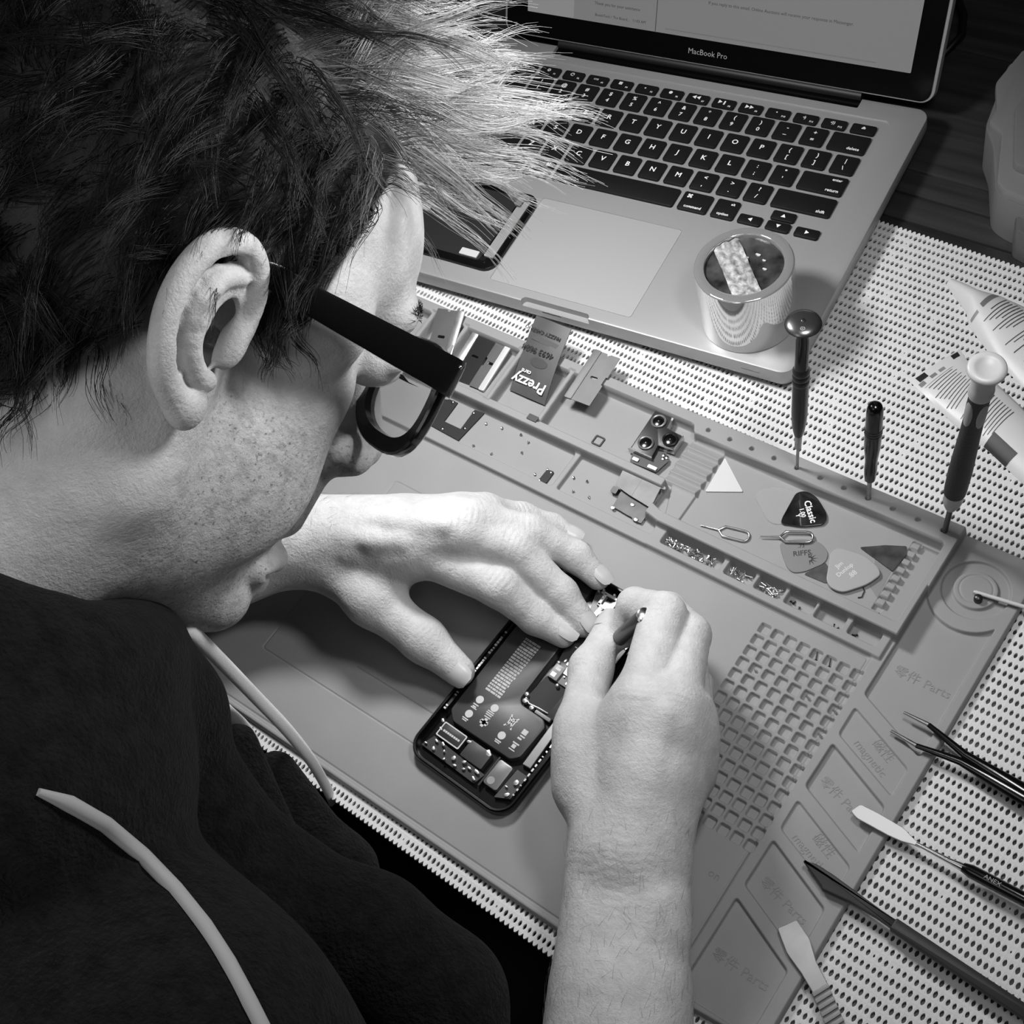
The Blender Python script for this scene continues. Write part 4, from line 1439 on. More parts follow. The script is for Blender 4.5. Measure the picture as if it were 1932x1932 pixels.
class Field:
    """ordered list of smooth unions / subtractions of round cones and ellipsoids"""

    def __init__(s):
        s.ops = []

    def cone(s, a, b, ra, rb, k=8.0, op=1):
        a, b = V3(*a), V3(*b)
        c = (a + b) / 2
        s.ops.append((op, k, c, np.linalg.norm(a - b) / 2 + max(ra, rb), ('c', a, b, ra, rb)))

    def path(s, pts, rs, k=8.0, op=1):
        if not isinstance(rs, (list, tuple)):
            rs = [rs] * len(pts)
        for i in range(len(pts) - 1):
            s.cone(pts[i], pts[i + 1], rs[i], rs[i + 1], k, op)

    def ell(s, c, r, rot=None, k=8.0, op=1):
        r = V3(*r)
        s.ops.append((op, k, V3(*c), float(max(r)), ('e', V3(*c), r, rot)))

    def prim(s, q, P):
        if q[0] == 'c':
            _, a, b, ra, rb = q
            ba = b - a
            L2 = ba @ ba + 1e-9
            t = np.clip(((P - a) @ ba) / L2, 0, 1)
            d = P - a - t[:, None] * ba
            return np.sqrt((d * d).sum(1)) - (ra + (rb - ra) * t)
        _, c, r, rot = q
        d = P - c
        if rot is not None:
            d = d @ rot
        e = d / r
        k0 = np.sqrt((e * e).sum(1))
        k1 = np.sqrt(((e / r) ** 2).sum(1)) + 1e-9
        return np.where(k0 < .05, -r.min(), k0 * (k0 - 1) / k1)

    def eval(s, P, center=None, rad=0.0, ops=None):
        d = np.full(len(P), 60.0)
        for op, k, c, r, q in (ops or s.ops):
            f = s.prim(q, P)
            if op > 0:
                h = np.clip(.5 + .5 * (d - f) / k, 0, 1)
                d = d * (1 - h) + f * h - k * h * (1 - h)
            else:
                h = np.clip(.5 - .5 * (d + f) / k, 0, 1)
                d = d * (1 - h) - f * h + k * h * (1 - h)
        return d

    def near(s, c, rad):
        return [o for o in s.ops if np.linalg.norm(o[2] - c) - o[3] < rad + 36]

    def mesh(s, vox):
        """sparse surface nets"""
        B = 14
        bs = B * vox
        lo = np.min([o[2] - o[3] for o in s.ops if o[0] > 0], 0) - 10
        hi = np.max([o[2] + o[3] for o in s.ops if o[0] > 0], 0) + 10
        nb = np.ceil((hi - lo) / bs).astype(int)
        gb = np.stack(np.meshgrid(*[np.arange(n) for n in nb], indexing='ij'), -1).reshape(-1, 3)
        cen = lo + (gb + .5) * bs
        dd = np.concatenate([s.eval(cen[i:i + 20000]) for i in range(0, len(cen), 20000)])
        keep = np.abs(dd) < bs * .9 + 9
        gb, cen = gb[keep], cen[keep]
        N = (nb * B + 4).astype(np.int64)
        l = np.arange(B + 1)
        loc = np.stack(np.meshgrid(l, l, l, indexing='ij'), -1).reshape(-1, 3)
        keys, pos, edges = [], [], []
        for g, c in zip(gb, cen):
            ops = s.near(c, bs * .87 + 12)
            if not ops:
                continue
            base = g * B
            P = lo + (base + loc) * vox
            D = s.eval(P, ops=ops).reshape(B + 1, B + 1, B + 1)
            if D.min() > 0 or D.max() < 0:
                continue
            S = D < 0
            cn = np.zeros((B, B, B), int)
            for i in (0, 1):
                for j in (0, 1):
                    for k in (0, 1):
                        cn += S[i:B + i, j:B + j, k:B + k]
            act = (cn > 0) & (cn < 8)
            ci = np.argwhere(act)
            if len(ci):
                acc = np.zeros((len(ci), 3))
                cnt = np.zeros(len(ci))
                x, y, z = ci.T
                for ax in range(3):
                    oth = [a for a in range(3) if a != ax]
                    for u in (0, 1):
                        for v in (0, 1):
                            o0 = np.zeros(3, int)
                            o0[oth[0]], o0[oth[1]] = u, v
                            o1 = o0.copy()
                            o1[ax] = 1
                            d0 = D[x + o0[0], y + o0[1], z + o0[2]]
                            d1 = D[x + o1[0], y + o1[1], z + o1[2]]
                            cr = (d0 < 0) != (d1 < 0)
                            t = np.where(cr, d0 / (d0 - d1 + 1e-12), 0)
                            pp = np.tile(o0.astype(float), (len(ci), 1))
                            pp[:, ax] += t
                            acc += pp * cr[:, None]
                            cnt += cr
                gi = (base + ci).astype(np.int64)
                keys.append((gi[:, 0] * N[1] + gi[:, 1]) * N[2] + gi[:, 2])
                pos.append(lo + (base + ci + acc / cnt[:, None]) * vox)
            for ax in range(3):
                oth = [a for a in range(3) if a != ax]
                sl0 = tuple(slice(0, B) for _ in range(3))
                sl1 = tuple(slice(1, B + 1) if a == ax else slice(0, B) for a in range(3))
                A0, A1 = S[sl0], S[sl1]
                e = np.argwhere(A0 != A1)
                if len(e):
                    edges.append(np.concatenate([base + e, np.full((len(e), 1), ax), A0[tuple(e.T)][:, None].astype(int)], 1))
        keys = np.concatenate(keys)
        pos = np.concatenate(pos)
        edges = np.concatenate(edges).astype(np.int64)
        od = np.argsort(keys)
        keys, pos = keys[od], pos[od]
        F = []
        for ax in range(3):
            e = edges[edges[:, 3] == ax]
            o1, o2 = [(1, 2), (2, 0), (0, 1)][ax]
            q = []
            for du, dv in ((0, 0), (-1, 0), (-1, -1), (0, -1)):
                g = e[:, :3].copy()
                g[:, o1] += du
                g[:, o2] += dv
                kk = (g[:, 0] * N[1] + g[:, 1]) * N[2] + g[:, 2]
                ix = np.searchsorted(keys, kk)
                ix = np.minimum(ix, len(keys) - 1)
                q.append(np.where(keys[ix] == kk, ix, -1))
            q = np.stack(q, 1)
            ok = (q >= 0).all(1)
            q, sg = q[ok], e[ok, 4]
            q = np.where(sg[:, None] == 1, q, q[:, ::-1])
            F.append(q)
        return pos, np.concatenate(F)


def np_mesh(name, pos, F, mats, parent=None, smooth=True):
    me = bpy.data.meshes.new(name)
    me.vertices.add(len(pos))
    me.vertices.foreach_set('co', (pos * MM).astype(np.float32).ravel())
    k = F.shape[1]
    me.loops.add(F.size)
    me.loops.foreach_set('vertex_index', F.astype(np.int32).ravel())
    me.polygons.add(len(F))
    me.polygons.foreach_set('loop_start', (np.arange(len(F)) * k).astype(np.int32))
    me.update(calc_edges=True)
    for m in mats:
        me.materials.append(m)
    if smooth:
        me.shade_smooth()
    o = bpy.data.objects.new(name, me)
    COL.objects.link(o)
    if parent is not None:
        o.parent = parent
    return o


CAMP = np.array(CAM) * 1000
RCM = np.array(Rc)


def ray(u, v):
    d = RCM.T @ np.array([(u - 875.33) / 2504.116, (v - 972.51) / 2504.116, 1.0])
    return d / np.linalg.norm(d)


def hit(field, u, v, t0=200, t1=900):
    d = ray(u, v)
    t = t0
    for _ in range(400):
        q = CAMP + d * t
        ops = field.near(q, 80)
        f = field.eval(q[None], ops=ops)[0] if ops else 60.0
        if f < .15:
            return q
        t += max(.2, min(f, 60) * .8)
        if t > t1:
            return None
    return q


def atz(u, v, z):
    d = ray(u, v)
    return CAMP + d * ((z - CAMP[2]) / d[2])


# ---------------------------------------------------------------- skin
sk = Field()
H = lambda pts: [hl(*p) for p in pts]


def hell(c, r, k=8.0, op=1, rx=0, ry=0, rz=0):
    rot = np.array(Matrix.Rotation(math.radians(rz), 3, 'Z') @ Matrix.Rotation(math.radians(ry), 3, 'Y') @ Matrix.Rotation(math.radians(rx), 3, 'X'))
    sk.ell(hl(*c), r, HQ @ rot, k, op)


def hcone(a, b, ra, rb, k=8.0, op=1):
    sk.cone(hl(*a), hl(*b), ra, rb, k, op)


def hpath(pts, rs, k=8.0, op=1):
    sk.path(H(pts), rs, k, op)


# skull and face
hell((0, -10, 48), (74, 94, 82), 1)
hell((0, 44, 46), (56, 52, 46), 14)
hell((0, 38, -28), (55, 51, 68), 18)
hell((0, -30, -10), (62, 62, 50), 20)
for s in (1, -1):
    hcone((54 * s, 0, -58), (9 * s, 74, -98), 15, 14, 18)
    hcone((60 * s, -4, -20), (54 * s, 0, -58), 13, 14, 18)
    hell((38 * s, 57, -5), (19, 18, 20), 14)
    hell((39 * s, 44, -46), (18, 34, 36), 16)
    hcone((38 * s, 82, 35), (8 * s, 96, 33), 8, 8, 10)
    hell((58 * s, 36, 20), (11, 24, 20), 12)
    hcone((30 * s, 8, -82), (10 * s, 56, -98), 26, 18, 18)
hcone((-9, 80, -100), (9, 80, -100), 13.5, 13.5, 10)
hell((0, 78, -58), (27, 18, 30), 12)
for s in (1, -1):
    hell((33 * s, 102, 17), (17, 14, 11), 8, -1)
    hell((32 * s, 82, 17), (14, 13.5, 13), 3)
    hcone((20 * s, 93, 19), (44 * s, 86, 18), 4.6, 4.2, 3)
# nose
hcone((0, 95, 22), (0, 117, -15), 6.5, 9, 8)
hell((0, 117.5, -21), (10.5, 11, 9.5), 6)
for s in (1, -1):
    hell((12.5 * s, 106.5, -25.5), (7, 10, 8.5), 5)
    hell((7.5 * s, 112, -24.5), (8, 9, 8.5), 5)
    hell((14.6 * s, 108.6, -32.4), (4.4, 5.4, 3.4), 2, -1, rx=-12, ry=25 * s)
hcone((0, 104, -32), (0, 98, -60), 7, 10, 10)
# lips
hpath([(-22, 88, -82), (-9, 97.5, -77.5), (0, 100, -78.5), (9, 97.5, -77.5), (22, 88, -82)], [3, 5, 5, 5, 3], 5)
hpath([(-19, 87, -85), (-7, 93.5, -89.5), (7, 93.5, -89.5), (19, 87, -85)], [3.4, 6.2, 6.2, 3.4], 5)
hpath([(-24, 89.5, -83), (0, 104, -83), (24, 89.5, -83)], [1.0, 1.4, 1.0], 2.5, -1)
# smile fold
for s in (1, -1):
    hpath([(18 * s, 104, -34), (29 * s, 93, -58), (29 * s, 87, -80)], [1.6, 2.0, 1.2], 7, -1)


def cr(pts, n):
    P = [V3(*q) for q in pts]
    o = []
    for i in range(len(P) - 1):
        p0, p1, p2, p3 = P[max(i - 1, 0)], P[i], P[i + 1], P[min(i + 2, len(P) - 1)]
        for k in range(n):
            t = k / n
            o.append(.5 * (2 * p1 + (p2 - p0) * t + (2 * p0 - 5 * p1 + 4 * p2 - p3) * t * t + (3 * p1 - p0 - 3 * p2 + p3) * t ** 3))
    o.append(P[-1])
    return o


# ears
for s in (1, -1):
    X_ = lambda p: (p[0] * s, p[1], p[2])
    hcone(X_((66, -17, 2)), X_((79, -19, 2)), 13, 8, 8)
    hell(X_((82, -14, 2)), (2.6, 17, 27), 4, rz=26 * s)
    hel = cr([(74, 5, 6), (75.5, 3, 16), (77.5, -2, 25), (80.5, -10, 29.5), (84, -19, 28), (86.5, -25.5, 22), (88, -29, 12), (88.5, -29, 1), (88, -26, -9), (86, -21, -17), (83, -14, -22.5), (80.5, -8, -26)], 3)
    hpath([X_(p) for p in hel], [3.2 + 1.2 * min(1, i / 12) for i in range(len(hel))], 1.6)
    hell(X_((79.5, -4.5, -25.5)), (4.8, 6.5, 8), 4)
    hell(X_((78.5, -6, 0)), (8.5, 7.5, 13), 2, -1)
    hcone(X_((78, -7, -3)), X_((60, 2, -2)), 5, 3.5, 2, -1)
    hpath([X_(p) for p in cr([(82, -11, 25), (86.6, -20.5, 20), (89.2, -24.5, 8), (88.6, -23, -5), (85.5, -16.5, -14)], 2)], 2.1, 2, -1)
    ant = cr([(79.5, -6, 20), (84, -14.5, 17), (86.4, -18.5, 8), (85.4, -16.5, -4), (83, -11.5, -11), (81, -5.5, -15)], 2)
    hpath([X_(p) for p in ant], [2.2 + 1.0 * min(1, i / 4) for i in range(len(ant))], 2)
    hell(X_((80, -3, -15)), (3.4, 4, 3.6), 2)
    hell(X_((75, 3, -1)), (4.5, 5, 8.5), 4)

# neck
hcone((0, -20, -48), (0, -50, -165), 59, 64, 22)
for s in (1, -1):
    hcone((58 * s, -26, -30), (20 * s, 4, -150), 12, 13, 16)
hell((0, 34, -118), (12, 13, 16), 14)
hcone((0, 50, -104), (0, 24, -116), 20, 26, 16)
# trunk and arms
sk.cone(hl(0, -58, -165), (5, -630, 150), 60, 70, 30)
sk.cone((5, -625, 245), (160, -630, 252), 40, 36, 30)
sk.cone((5, -610, 245), (-165, -600, 250), 40, 36, 30)


def arm(pts, rs, k=14):
    for i in range(len(pts) - 1):
        sk.cone(pts[i], pts[i + 1], rs[i], rs[i + 1], k)


# right arm (world mm)
RW = V3(215, -459, 46)
RE = V3(305, -676, 22)
arm([(165, -632, 245), RE], [38, 36])
arm([RE, RE + (RW - RE) * .35, RW + (RE - RW) * .25], [36, 37, 27])
side = np.cross((RW - RE) / np.linalg.norm(RW - RE), V3(0, 0, 1))
side /= np.linalg.norm(side)
for q in (9.5, -9.5):
    sk.cone(RE + (RW - RE) * .5 + side * q * .6, RW + side * q, 28, 20, 14)
sk.cone(RW + side * 17 + (RE - RW) * .10 + V3(0, 0, 6), RW + side * 16 + (RE - RW) * .07 + V3(0, 0, 8), 9, 9, 14)


def hand(wrist, mcps, fingers, cmc, thumb, rw, rm, kf=4.0):
    wrist = V3(*wrist)
    for m, r in zip(mcps, rm):
        sk.cone(wrist + (V3(*m) - wrist) * .12, m, rw, r, 12)
    for i in range(len(mcps) - 1):
        a, c = V3(*mcps[i]), V3(*mcps[i + 1])
        sk.cone(a + (wrist - a) * .12, c + (wrist - c) * .12, rm[i] * .92, rm[i + 1] * .92, 9)
        sk.cone(a + (wrist - a) * .4, c + (wrist - c) * .4, rm[i] * 1.05, rm[i + 1] * 1.05, 10)
    for m, f in zip(mcps, fingers):
        pts = [m] + [q for q, _ in f]
        rs = [f[0][1] * 1.14] + [r for _, r in f]
        sk.path(pts, rs, kf)
    sk.path([cmc] + [q for q, _ in thumb], [15.5] + [r for _, r in thumb], 7)
    sk.cone(wrist, cmc, rw * .85, 15, 12)


Z = lambda u, v, z: tuple(atz(u, v, z))
# left hand: wrist, four knuckles, fingers
LW = V3(*Z(556, 1018, 51))
L_m = [Z(783, 1038, 60), Z(858, 1004, 65), Z(893, 985, 60), Z(915, 967, 50)]
L_f = [[(Z(940, 1108, 43), 10.8), (Z(1010, 1166, 25), 8.9), (Z(1062, 1198, 16.5), 7.2)],
       [(Z(972, 1038, 47), 11.0), (Z(1059, 1120, 27), 9.1), (Z(1103, 1178, 16.5), 7.4)],
       [(Z(1000, 1006, 42), 10.4), (Z(1086, 1050, 25), 8.7), (Z(1128, 1090, 17), 7.0)],
       [(Z(985, 978, 30), 8.9), (Z(1042, 995, 18), 7.6), (Z(1078, 1013, 13), 6.1)]]
L_t = [(Z(702, 1132, 42), 14.4), (Z(800, 1208, 27), 11.9), (Z(866, 1266, 17), 8.9)]
LC = V3(*Z(628, 1062, 46))
hand(LW, L_m, L_f, LC, L_t, 19.5, [13.2, 13.4, 12.4, 11])
# web between thumb and index
sk.cone(Z(700, 1110, 44), Z(770, 1060, 52), 11, 10, 12)
LE = V3(-232, -545, 48)
lsd = np.cross((LW - LE) / np.linalg.norm(LW - LE), V3(0, 0, 1))
lsd /= np.linalg.norm(lsd)
arm([(-168, -602, 245), LE], [38, 35])
arm([LE, LE + (LW - LE) * .4], [35, 34])
for q in (8, -8):
    sk.cone(LE + (LW - LE) * .4 + lsd * q, LW + lsd * q, 29, 18, 14)

# right hand holding the driver
R_m = [Z(1214, 1322, 74), Z(1272, 1330, 73), Z(1302, 1345, 61), Z(1310, 1392, 49)]
R_f = [[(Z(1252, 1160, 67), 11.6), (Z(1198, 1142, 50), 9.4), (Z(1176, 1194, 38), 7.8)],
       [(Z(1300, 1198, 57), 11.0), (Z(1262, 1150, 42), 9.0), (Z(1215, 1165, 30), 7.6)],
       [(Z(1298, 1232, 38), 9.6), (Z(1262, 1192, 25), 8.2), (Z(1225, 1195, 19), 7)],
       [(Z(1312, 1292, 28), 8.8), (Z(1282, 1255, 18), 7.4), (Z(1250, 1255, 14), 6)]]
RCm = atz(1110, 1482, 48)
R_t = [(Z(1097, 1372, 51), 12.4), (Z(1115, 1262, 42), 10.4), (Z(1150, 1186, 32), 7.8)]
hand(RW, R_m, R_f, RCm, R_t, 20, [13, 13, 12, 11.5], 2.2)
sk.cone((172, -416, 56), (186, -392, 66), 12, 11, 14)
sk.cone((200, -430, 30), (216, -400, 34), 17, 14, 14)
# tendons and veins on the backs of the hands
for a, c in (((216, -452, 66), (193, -392, 84)), ((219, -450, 66), (208, -392, 84))):
    sk.cone(a, c, 1.6, 2.2, 7)
sk.path([Z(640, 1010, 70), Z(700, 1020, 74), Z(760, 1020, 74)], [1.5, 2.2, 2.0], 8)
sk.path([Z(650, 985, 68), Z(740, 985, 76), Z(840, 990, 78)], [1.5, 2.0, 2.0], 8)

pos, F = sk.mesh(1.0)


def wrinkle(J, axis, lam, amp, s, k=0.0):
    """fine creases of the skin across a joint"""
    global pos
    J, axis = V3(*J), V3(*axis)
    axis = axis / np.linalg.norm(axis)
    d = pos - J
    near = np.where((d * d).sum(1) < (2.6 * s) ** 2)[0]
    if not len(near):
        return
    q = pos[near]
    e = 1.0
    g = np.stack([sk.eval(q + V3(*v) * e, ops=sk.near(J, 3 * s)) - sk.eval(q - V3(*v) * e, ops=sk.near(J, 3 * s)) for v in np.eye(3)], 1)
    g /= len_(g)[:, None] + 1e-9
    dd = q - J
    t = dd @ axis
    sd_ = np.cross(axis, V3(0, 0, 1))
    ph = 2 * math.pi * t / lam + 1.3 * np.sin((dd @ sd_) * .35 + k) + .8 * np.sin((dd @ sd_) * .13 + t * .4)
    w = np.exp(-(dd * dd).sum(1) / (s * s)) * np.clip(g[:, 2] * 1.5 + .3, 0, 1)
    pos[near] = q - g * (amp * w * (np.clip(np.sin(ph), -.2, 1)))[:, None]


for i in range(4):
    for fing, kn, up_ in ((L_f, L_m, 9), (R_f, R_m, 9)):
        a_, c_ = V3(*kn[i]), V3(*fing[i][0][0])
        n_ = V3(*fing[i][1][0]) - a_
        wrinkle(c_ + V3(0, 0, 7), c_ - a_ + .5 * n_, 3.4, .5, 6.5, i)
        wrinkle(a_ + V3(0, 0, 10), c_ - a_, 3.6, .3, 9, i + 2)
for T_ in (L_t, R_t):
    wrinkle(V3(*T_[1][0]) + V3(0, 0, 8), V3(*T_[2][0]) - V3(*T_[0][0]), 3.2, .45, 6.5)
wrinkle(RW + V3(0, 0, 16), RW - RE, 4.0, .2, 20)
wrinkle(RW + (RE - RW) * .1 + V3(0, 0, 16), RW - RE, 4.4, .16, 20, 2)
wrinkle(LW + V3(0, 0, 16), LW - LE, 4.0, .2, 16)


def skin_mat():
    m = mat('skin', 198, 0.5, spec=0.35)
    nt = m.node_tree
    bs = nt.nodes['Principled BSDF']
    tc = nt.nodes.new('ShaderNodeTexCoord')
    co = tc.outputs['Object']

    def noise(scale, detail=4, rough=.6):
        n = nt.nodes.new('ShaderNodeTexNoise')
        n.inputs['Scale'].default_value = scale
        n.inputs['Detail'].default_value = detail
        n.inputs['Roughness'].default_value = rough
        nt.links.new(co, n.inputs['Vector'])
        return n.outputs['Fac']

    def mrange(x, a, b_, c, d):
        r = nt.nodes.new('ShaderNodeMapRange')
        for i, v in enumerate((a, b_, c, d)):
            r.inputs[1 + i].default_value = v
        nt.links.new(x, r.inputs[0])
        return r.outputs[0]

    def mth(op, a, b_=None):
        n = nt.nodes.new('ShaderNodeMath')
        n.operation = op
        for i, v in enumerate((a, b_)):
            if v is None:
                continue
            if isinstance(v, (int, float)):
                n.inputs[i].default_value = v
            else:
                nt.links.new(v, n.inputs[i])
        return n.outputs[0]

    beard = nt.nodes.new('ShaderNodeAttribute')
    beard.attribute_name = 'beard'
    bv = beard.outputs['Fac']
    mott = mrange(noise(85, 7, .7), .3, .7, .84, 1.09)
    big = mrange(noise(22, 4), .35, .65, .91, 1.05)
    spk = mrange(noise(520, 3, .7), .56, .68, 0.0, .62)
    spk2 = mrange(noise(180, 5, .7), .46, .66, 0.0, .34)
    dark = mth('MULTIPLY', mth('MAXIMUM', spk, spk2), bv)
    f = mth('MULTIPLY', mth('MULTIPLY', mott, big), mth('SUBTRACT', 1.0, dark))
    c = nt.nodes.new('ShaderNodeCombineColor')
    val = mth('MULTIPLY', f, lin(198))
    for i in range(3):
        nt.links.new(val, c.inputs[i])
    nt.links.new(c.outputs[0], bs.inputs['Base Color'])
    b1 = nt.nodes.new('ShaderNodeBump')
    b1.inputs['Strength'].default_value = .5
    b1.inputs['Distance'].default_value = .0011
    hsum = mth('ADD', noise(650, 4, .7), mth('MULTIPLY', noise(150, 4), 1.2))
    nt.links.new(hsum, b1.inputs['Height'])
    nt.links.new(b1.outputs['Normal'], bs.inputs['Normal'])
    bs.inputs['Subsurface Weight'].default_value = .08
    bs.inputs['Subsurface Radius'].default_value = (.003, .003, .003)
    return m


M['skin'] = skin_mat()
person = empty('person', (0, 0, 0))
tag(person, 'man in black hoodie and eyeglasses bending over the mat working with both hands', 'person')
body = np_mesh('body', pos, F, [M['skin']], person)
# beard mask stored on the vertices
lp = (pos - HP) @ HQ


def sstep(x, a, c):
    t = np.clip((x - a) / (c - a), 0, 1)
    return t * t * (3 - 2 * t)


side_face = sstep(lp[:, 1], -6, 22) * sstep(-lp[:, 2], -6 + 0 * lp[:, 1], 22)
upper = np.clip(1 - sstep(lp[:, 2], -30, 5), 0, 1)
neckf = 1 - sstep(-lp[:, 2], 118, 150)
bm_ = side_face * upper * neckf * (len_(lp) < 190) * (1 - .9 * ((np.abs(lp[:, 0]) < 22) & (lp[:, 1] > 92) & (lp[:, 2] > -92) & (lp[:, 2] < -69)))
at = body.data.attributes.new('beard', 'FLOAT', 'POINT')
at.data.foreach_set('value', bm_.astype(np.float32))
# ---------------------------------------------------------------- hoodie, trousers
ho = Field()
neckdir = hl(0, -58, -165) - hl(0, -22, -48)
neckdir /= np.linalg.norm(neckdir)
nc = hl(0, -40, -140)
ho.cone((8, -606, 215), (16, -622, 40), 88, 114, 20)
ho.cone((16, -622, 40), (20, -632, -140), 114, 122, 30)
ho.cone((10, -596, 236), (158, -628, 236), 70, 62, 30)
ho.cone((10, -590, 236), (-165, -602, 240), 70, 60, 30)
ho.cone((160, -630, 236), (285, -672, 70), 60, 50, 25)
ho.cone((285, -672, 70), (304, -680, 20), 50, 46, 25)
ho.cone((-166, -602, 240), LE + V3(-4, -6, 14), 58, 50, 25)
ho.cone(LE + V3(-4, -6, 6), LE + (LW - LE) * .42 + V3(0, 0, 2), 47, 40, 22)
# hood bunched round the neck
ring, ring2 = [], []
for k in range(21):
    t = 2 * math.pi * k / 20
    c, s_ = math.cos(t), math.sin(t)
    ring.append(hl(78 * c, -18 + (62 if s_ > 0 else 84) * s_, -125 - 3 * s_))
    ring2.append(hl(94 * c, -24 + (72 if s_ > 0 else 96) * s_, -160 - 6 * s_))
for k in range(20):
    ho.cone(ring[k], ring[k + 1], 23, 23, 12)
    ho.cone(ring2[k], ring2[k + 1], 34, 34, 18)


def atd(u, v, d):
    r_ = ray(u, v)
    return CAMP + r_ * (d / (RCM @ r_)[2])


ho.path([atd(235, 1255, 515), atd(262, 1300, 530), atd(305, 1350, 545), atd(300, 1440, 548), atd(370, 1560, 552), atd(500, 1690, 555), atd(690, 1785, 556), atd(820, 1890, 556), atd(840, 2050, 556)], [20, 23, 24, 26, 27, 27, 28, 28, 28], 14)
# opening for the neck
ho.cone(hl(0, -18, -40), hl(0, -40, -150), 58, 62, 6, -1)
ho.cone(hl(0, 60, -60), hl(0, 46, -108), 50, 26, 8, -1)
# folds
for pts, r in (([(60, -505, 150), (100, -540, 110), (150, -585, 120)], 9), ([(50, -500, 90), (95, -520, 60), (150, -570, 40)], 11), ([(90, -545, 190), (130, -575, 170), (180, -600, 150)], 8)):
    ho.path(pts, r, 18)
hpos, hF = ho.mesh(2.4)
hm = mat('black_hoodie_fleece', 20, 0.95, bump=(520, .9, .0022), mottle=(140, .45), spec=0.1)
hm.node_tree.nodes['Principled BSDF'].inputs['Sheen Weight'].default_value = .03
hm.node_tree.nodes['Principled BSDF'].inputs['Sheen Roughness'].default_value = .6
np_mesh('hoodie', hpos, hF, [hm], person)
tr_ = Field()
for s in (-1, 1):
    tr_.cone((20 + 95 * s, -620, -200), (20 + 110 * s, -180, -215), 88, 72, 20)
    tr_.cone((20 + 110 * s, -180, -215), (20 + 110 * s, -160, -690), 68, 50, 20)
tr_.cone((-70, -640, -190), (110, -640, -190), 100, 100, 30)
tp, tF = tr_.mesh(6)
np_mesh('trousers', tp, tF, [mat('black_trousers', 20, .9)], person)


def on_hoodie(path):
    o = []
    for u, v in path:
        q = hit(ho, u, v)
        if q is not None:
            o.append(q - ray(u, v) * .4)
    return o


def spline(pts, n):
    pts = [V3(*p) for p in pts]
    o = []
    for i in range(len(pts) - 1):
        p0, p1, p2, p3 = pts[max(i - 1, 0)], pts[i], pts[i + 1], pts[min(i + 2, len(pts) - 1)]
        for k in range(n):
            t = k / n
            o.append(.5 * (2 * p1 + (p2 - p0) * t + (2 * p0 - 5 * p1 + 4 * p2 - p3) * t * t + (3 * p1 - p0 - 3 * p2 + p3) * t ** 3))
    o.append(pts[-1])
    return o


cordm = mat('white_cord', 242, .8, bump=(1500, .4, .0004))
pipe = on_hoodie([(72, 1494), (130, 1516), (200, 1556), (270, 1614), (330, 1676), (385, 1745), (430, 1815), (470, 1890), (500, 1950)])
b = MB()
b.tube(pipe, [1.2] + [2.6] * (len(pipe) - 1), 8)
b.build('shoulder_piping', mat('grey_piping', 165, .8), person, 60)


def aty(u, v, y):
    d = ray(u, v)
    return CAMP + d * ((y - CAMP[1]) / d[1])


c1 = [aty(u, v, y) for u, v, y in ((312, 1140, -476), (334, 1166, -484), (360, 1190, -487), (420, 1250, -483), (480, 1312, -481), (540, 1375, -481), (585, 1432, -482), (612, 1478, -483), (628, 1512, -484))]
c2 = [aty(u, v, y) for u, v, y in ((380, 1296, -484), (404, 1320, -490), (430, 1344, -492), (462, 1375, -491), (482, 1410, -491), (488, 1452, -492))]
for c in (c1, c2):
    b = MB()
    b.tube(spline(c, 5), 3.3, 10, True, .55)
    b.build('drawcord', cordm, person, 60)

# ---------------------------------------------------------------- fingernails
nailm = mat('fingernail', 186, .32, spec=.4)


def nail(tip, prev, r, up, w=.78, l=1.25):
    tip, prev = V3(*tip), V3(*prev)
    d = tip - prev
    d /= np.linalg.norm(d)
    up = V3(*up)
    up = up - d * (up @ d)
    up /= np.linalg.norm(up)
    sd = np.cross(d, up)
    vs, fs = [], []
    NU, NV = 8, 7
    for i in range(NU + 1):
        a = (-1 + 2 * i / NU) * 1.0
        for j in range(NV + 1):
            t = j / NV
            q = (t - .45) * 2 * l * r * .62
            taper = math.sqrt(max(0, 1 - max(0, (t - .5) * 2) ** 4 * .75)) * math.sqrt(max(0, 1 - max(0, (.3 - t) / .3) ** 3 * .8))
            aa = a * w * taper
            rr = r * (1.035 - .0 * t) - max(0, t - .62) * r * .28
            p_ = tip + d * (q + r * .10) + (sd * math.sin(aa) + up * math.cos(aa)) * rr
            vs.append(tuple(p_))
    for i in range(NU):
        for j in range(NV):
            k = i * (NV + 1) + j
            fs.append((k, k + 1, k + NV + 2, k + NV + 1))
    b = MB()
    b.add(vs, fs)
    b.build('fingernail', nailm, person, 180)


upv = V3(.25, -.35, .9)
nail(L_t[2][0], L_t[1][0], 8.9, V3(.45, -.55, .8), .85)
for f in L_f:
    nail(f[2][0], f[1][0], f[2][1] + .45, V3(.35, .3, .9))
nail(R_t[2][0], R_t[1][0], 8.3, V3(-.25, -.1, .95))
for f in R_f:
    nail(f[2][0], f[1][0], f[2][1] + .4, np.cross(V3(*f[1][0]) - V3(*f[2][0]), V3(.8, -.4, .2)))

# eyes
for s in (1, -1):
    b = MB()
    b.sphere(tuple(hl(32 * s, 85.2, 17)), 12.2, 10)
    b.build('eye', mat('eye_white', 205, .15), person, 180)
    b = MB()
    c = hl(32 * s, 92.6, 14)
    b.sphere(tuple(c), 5.4, 8)
    b.build('iris', mat('iris_dark', 30, .1), person, 180)

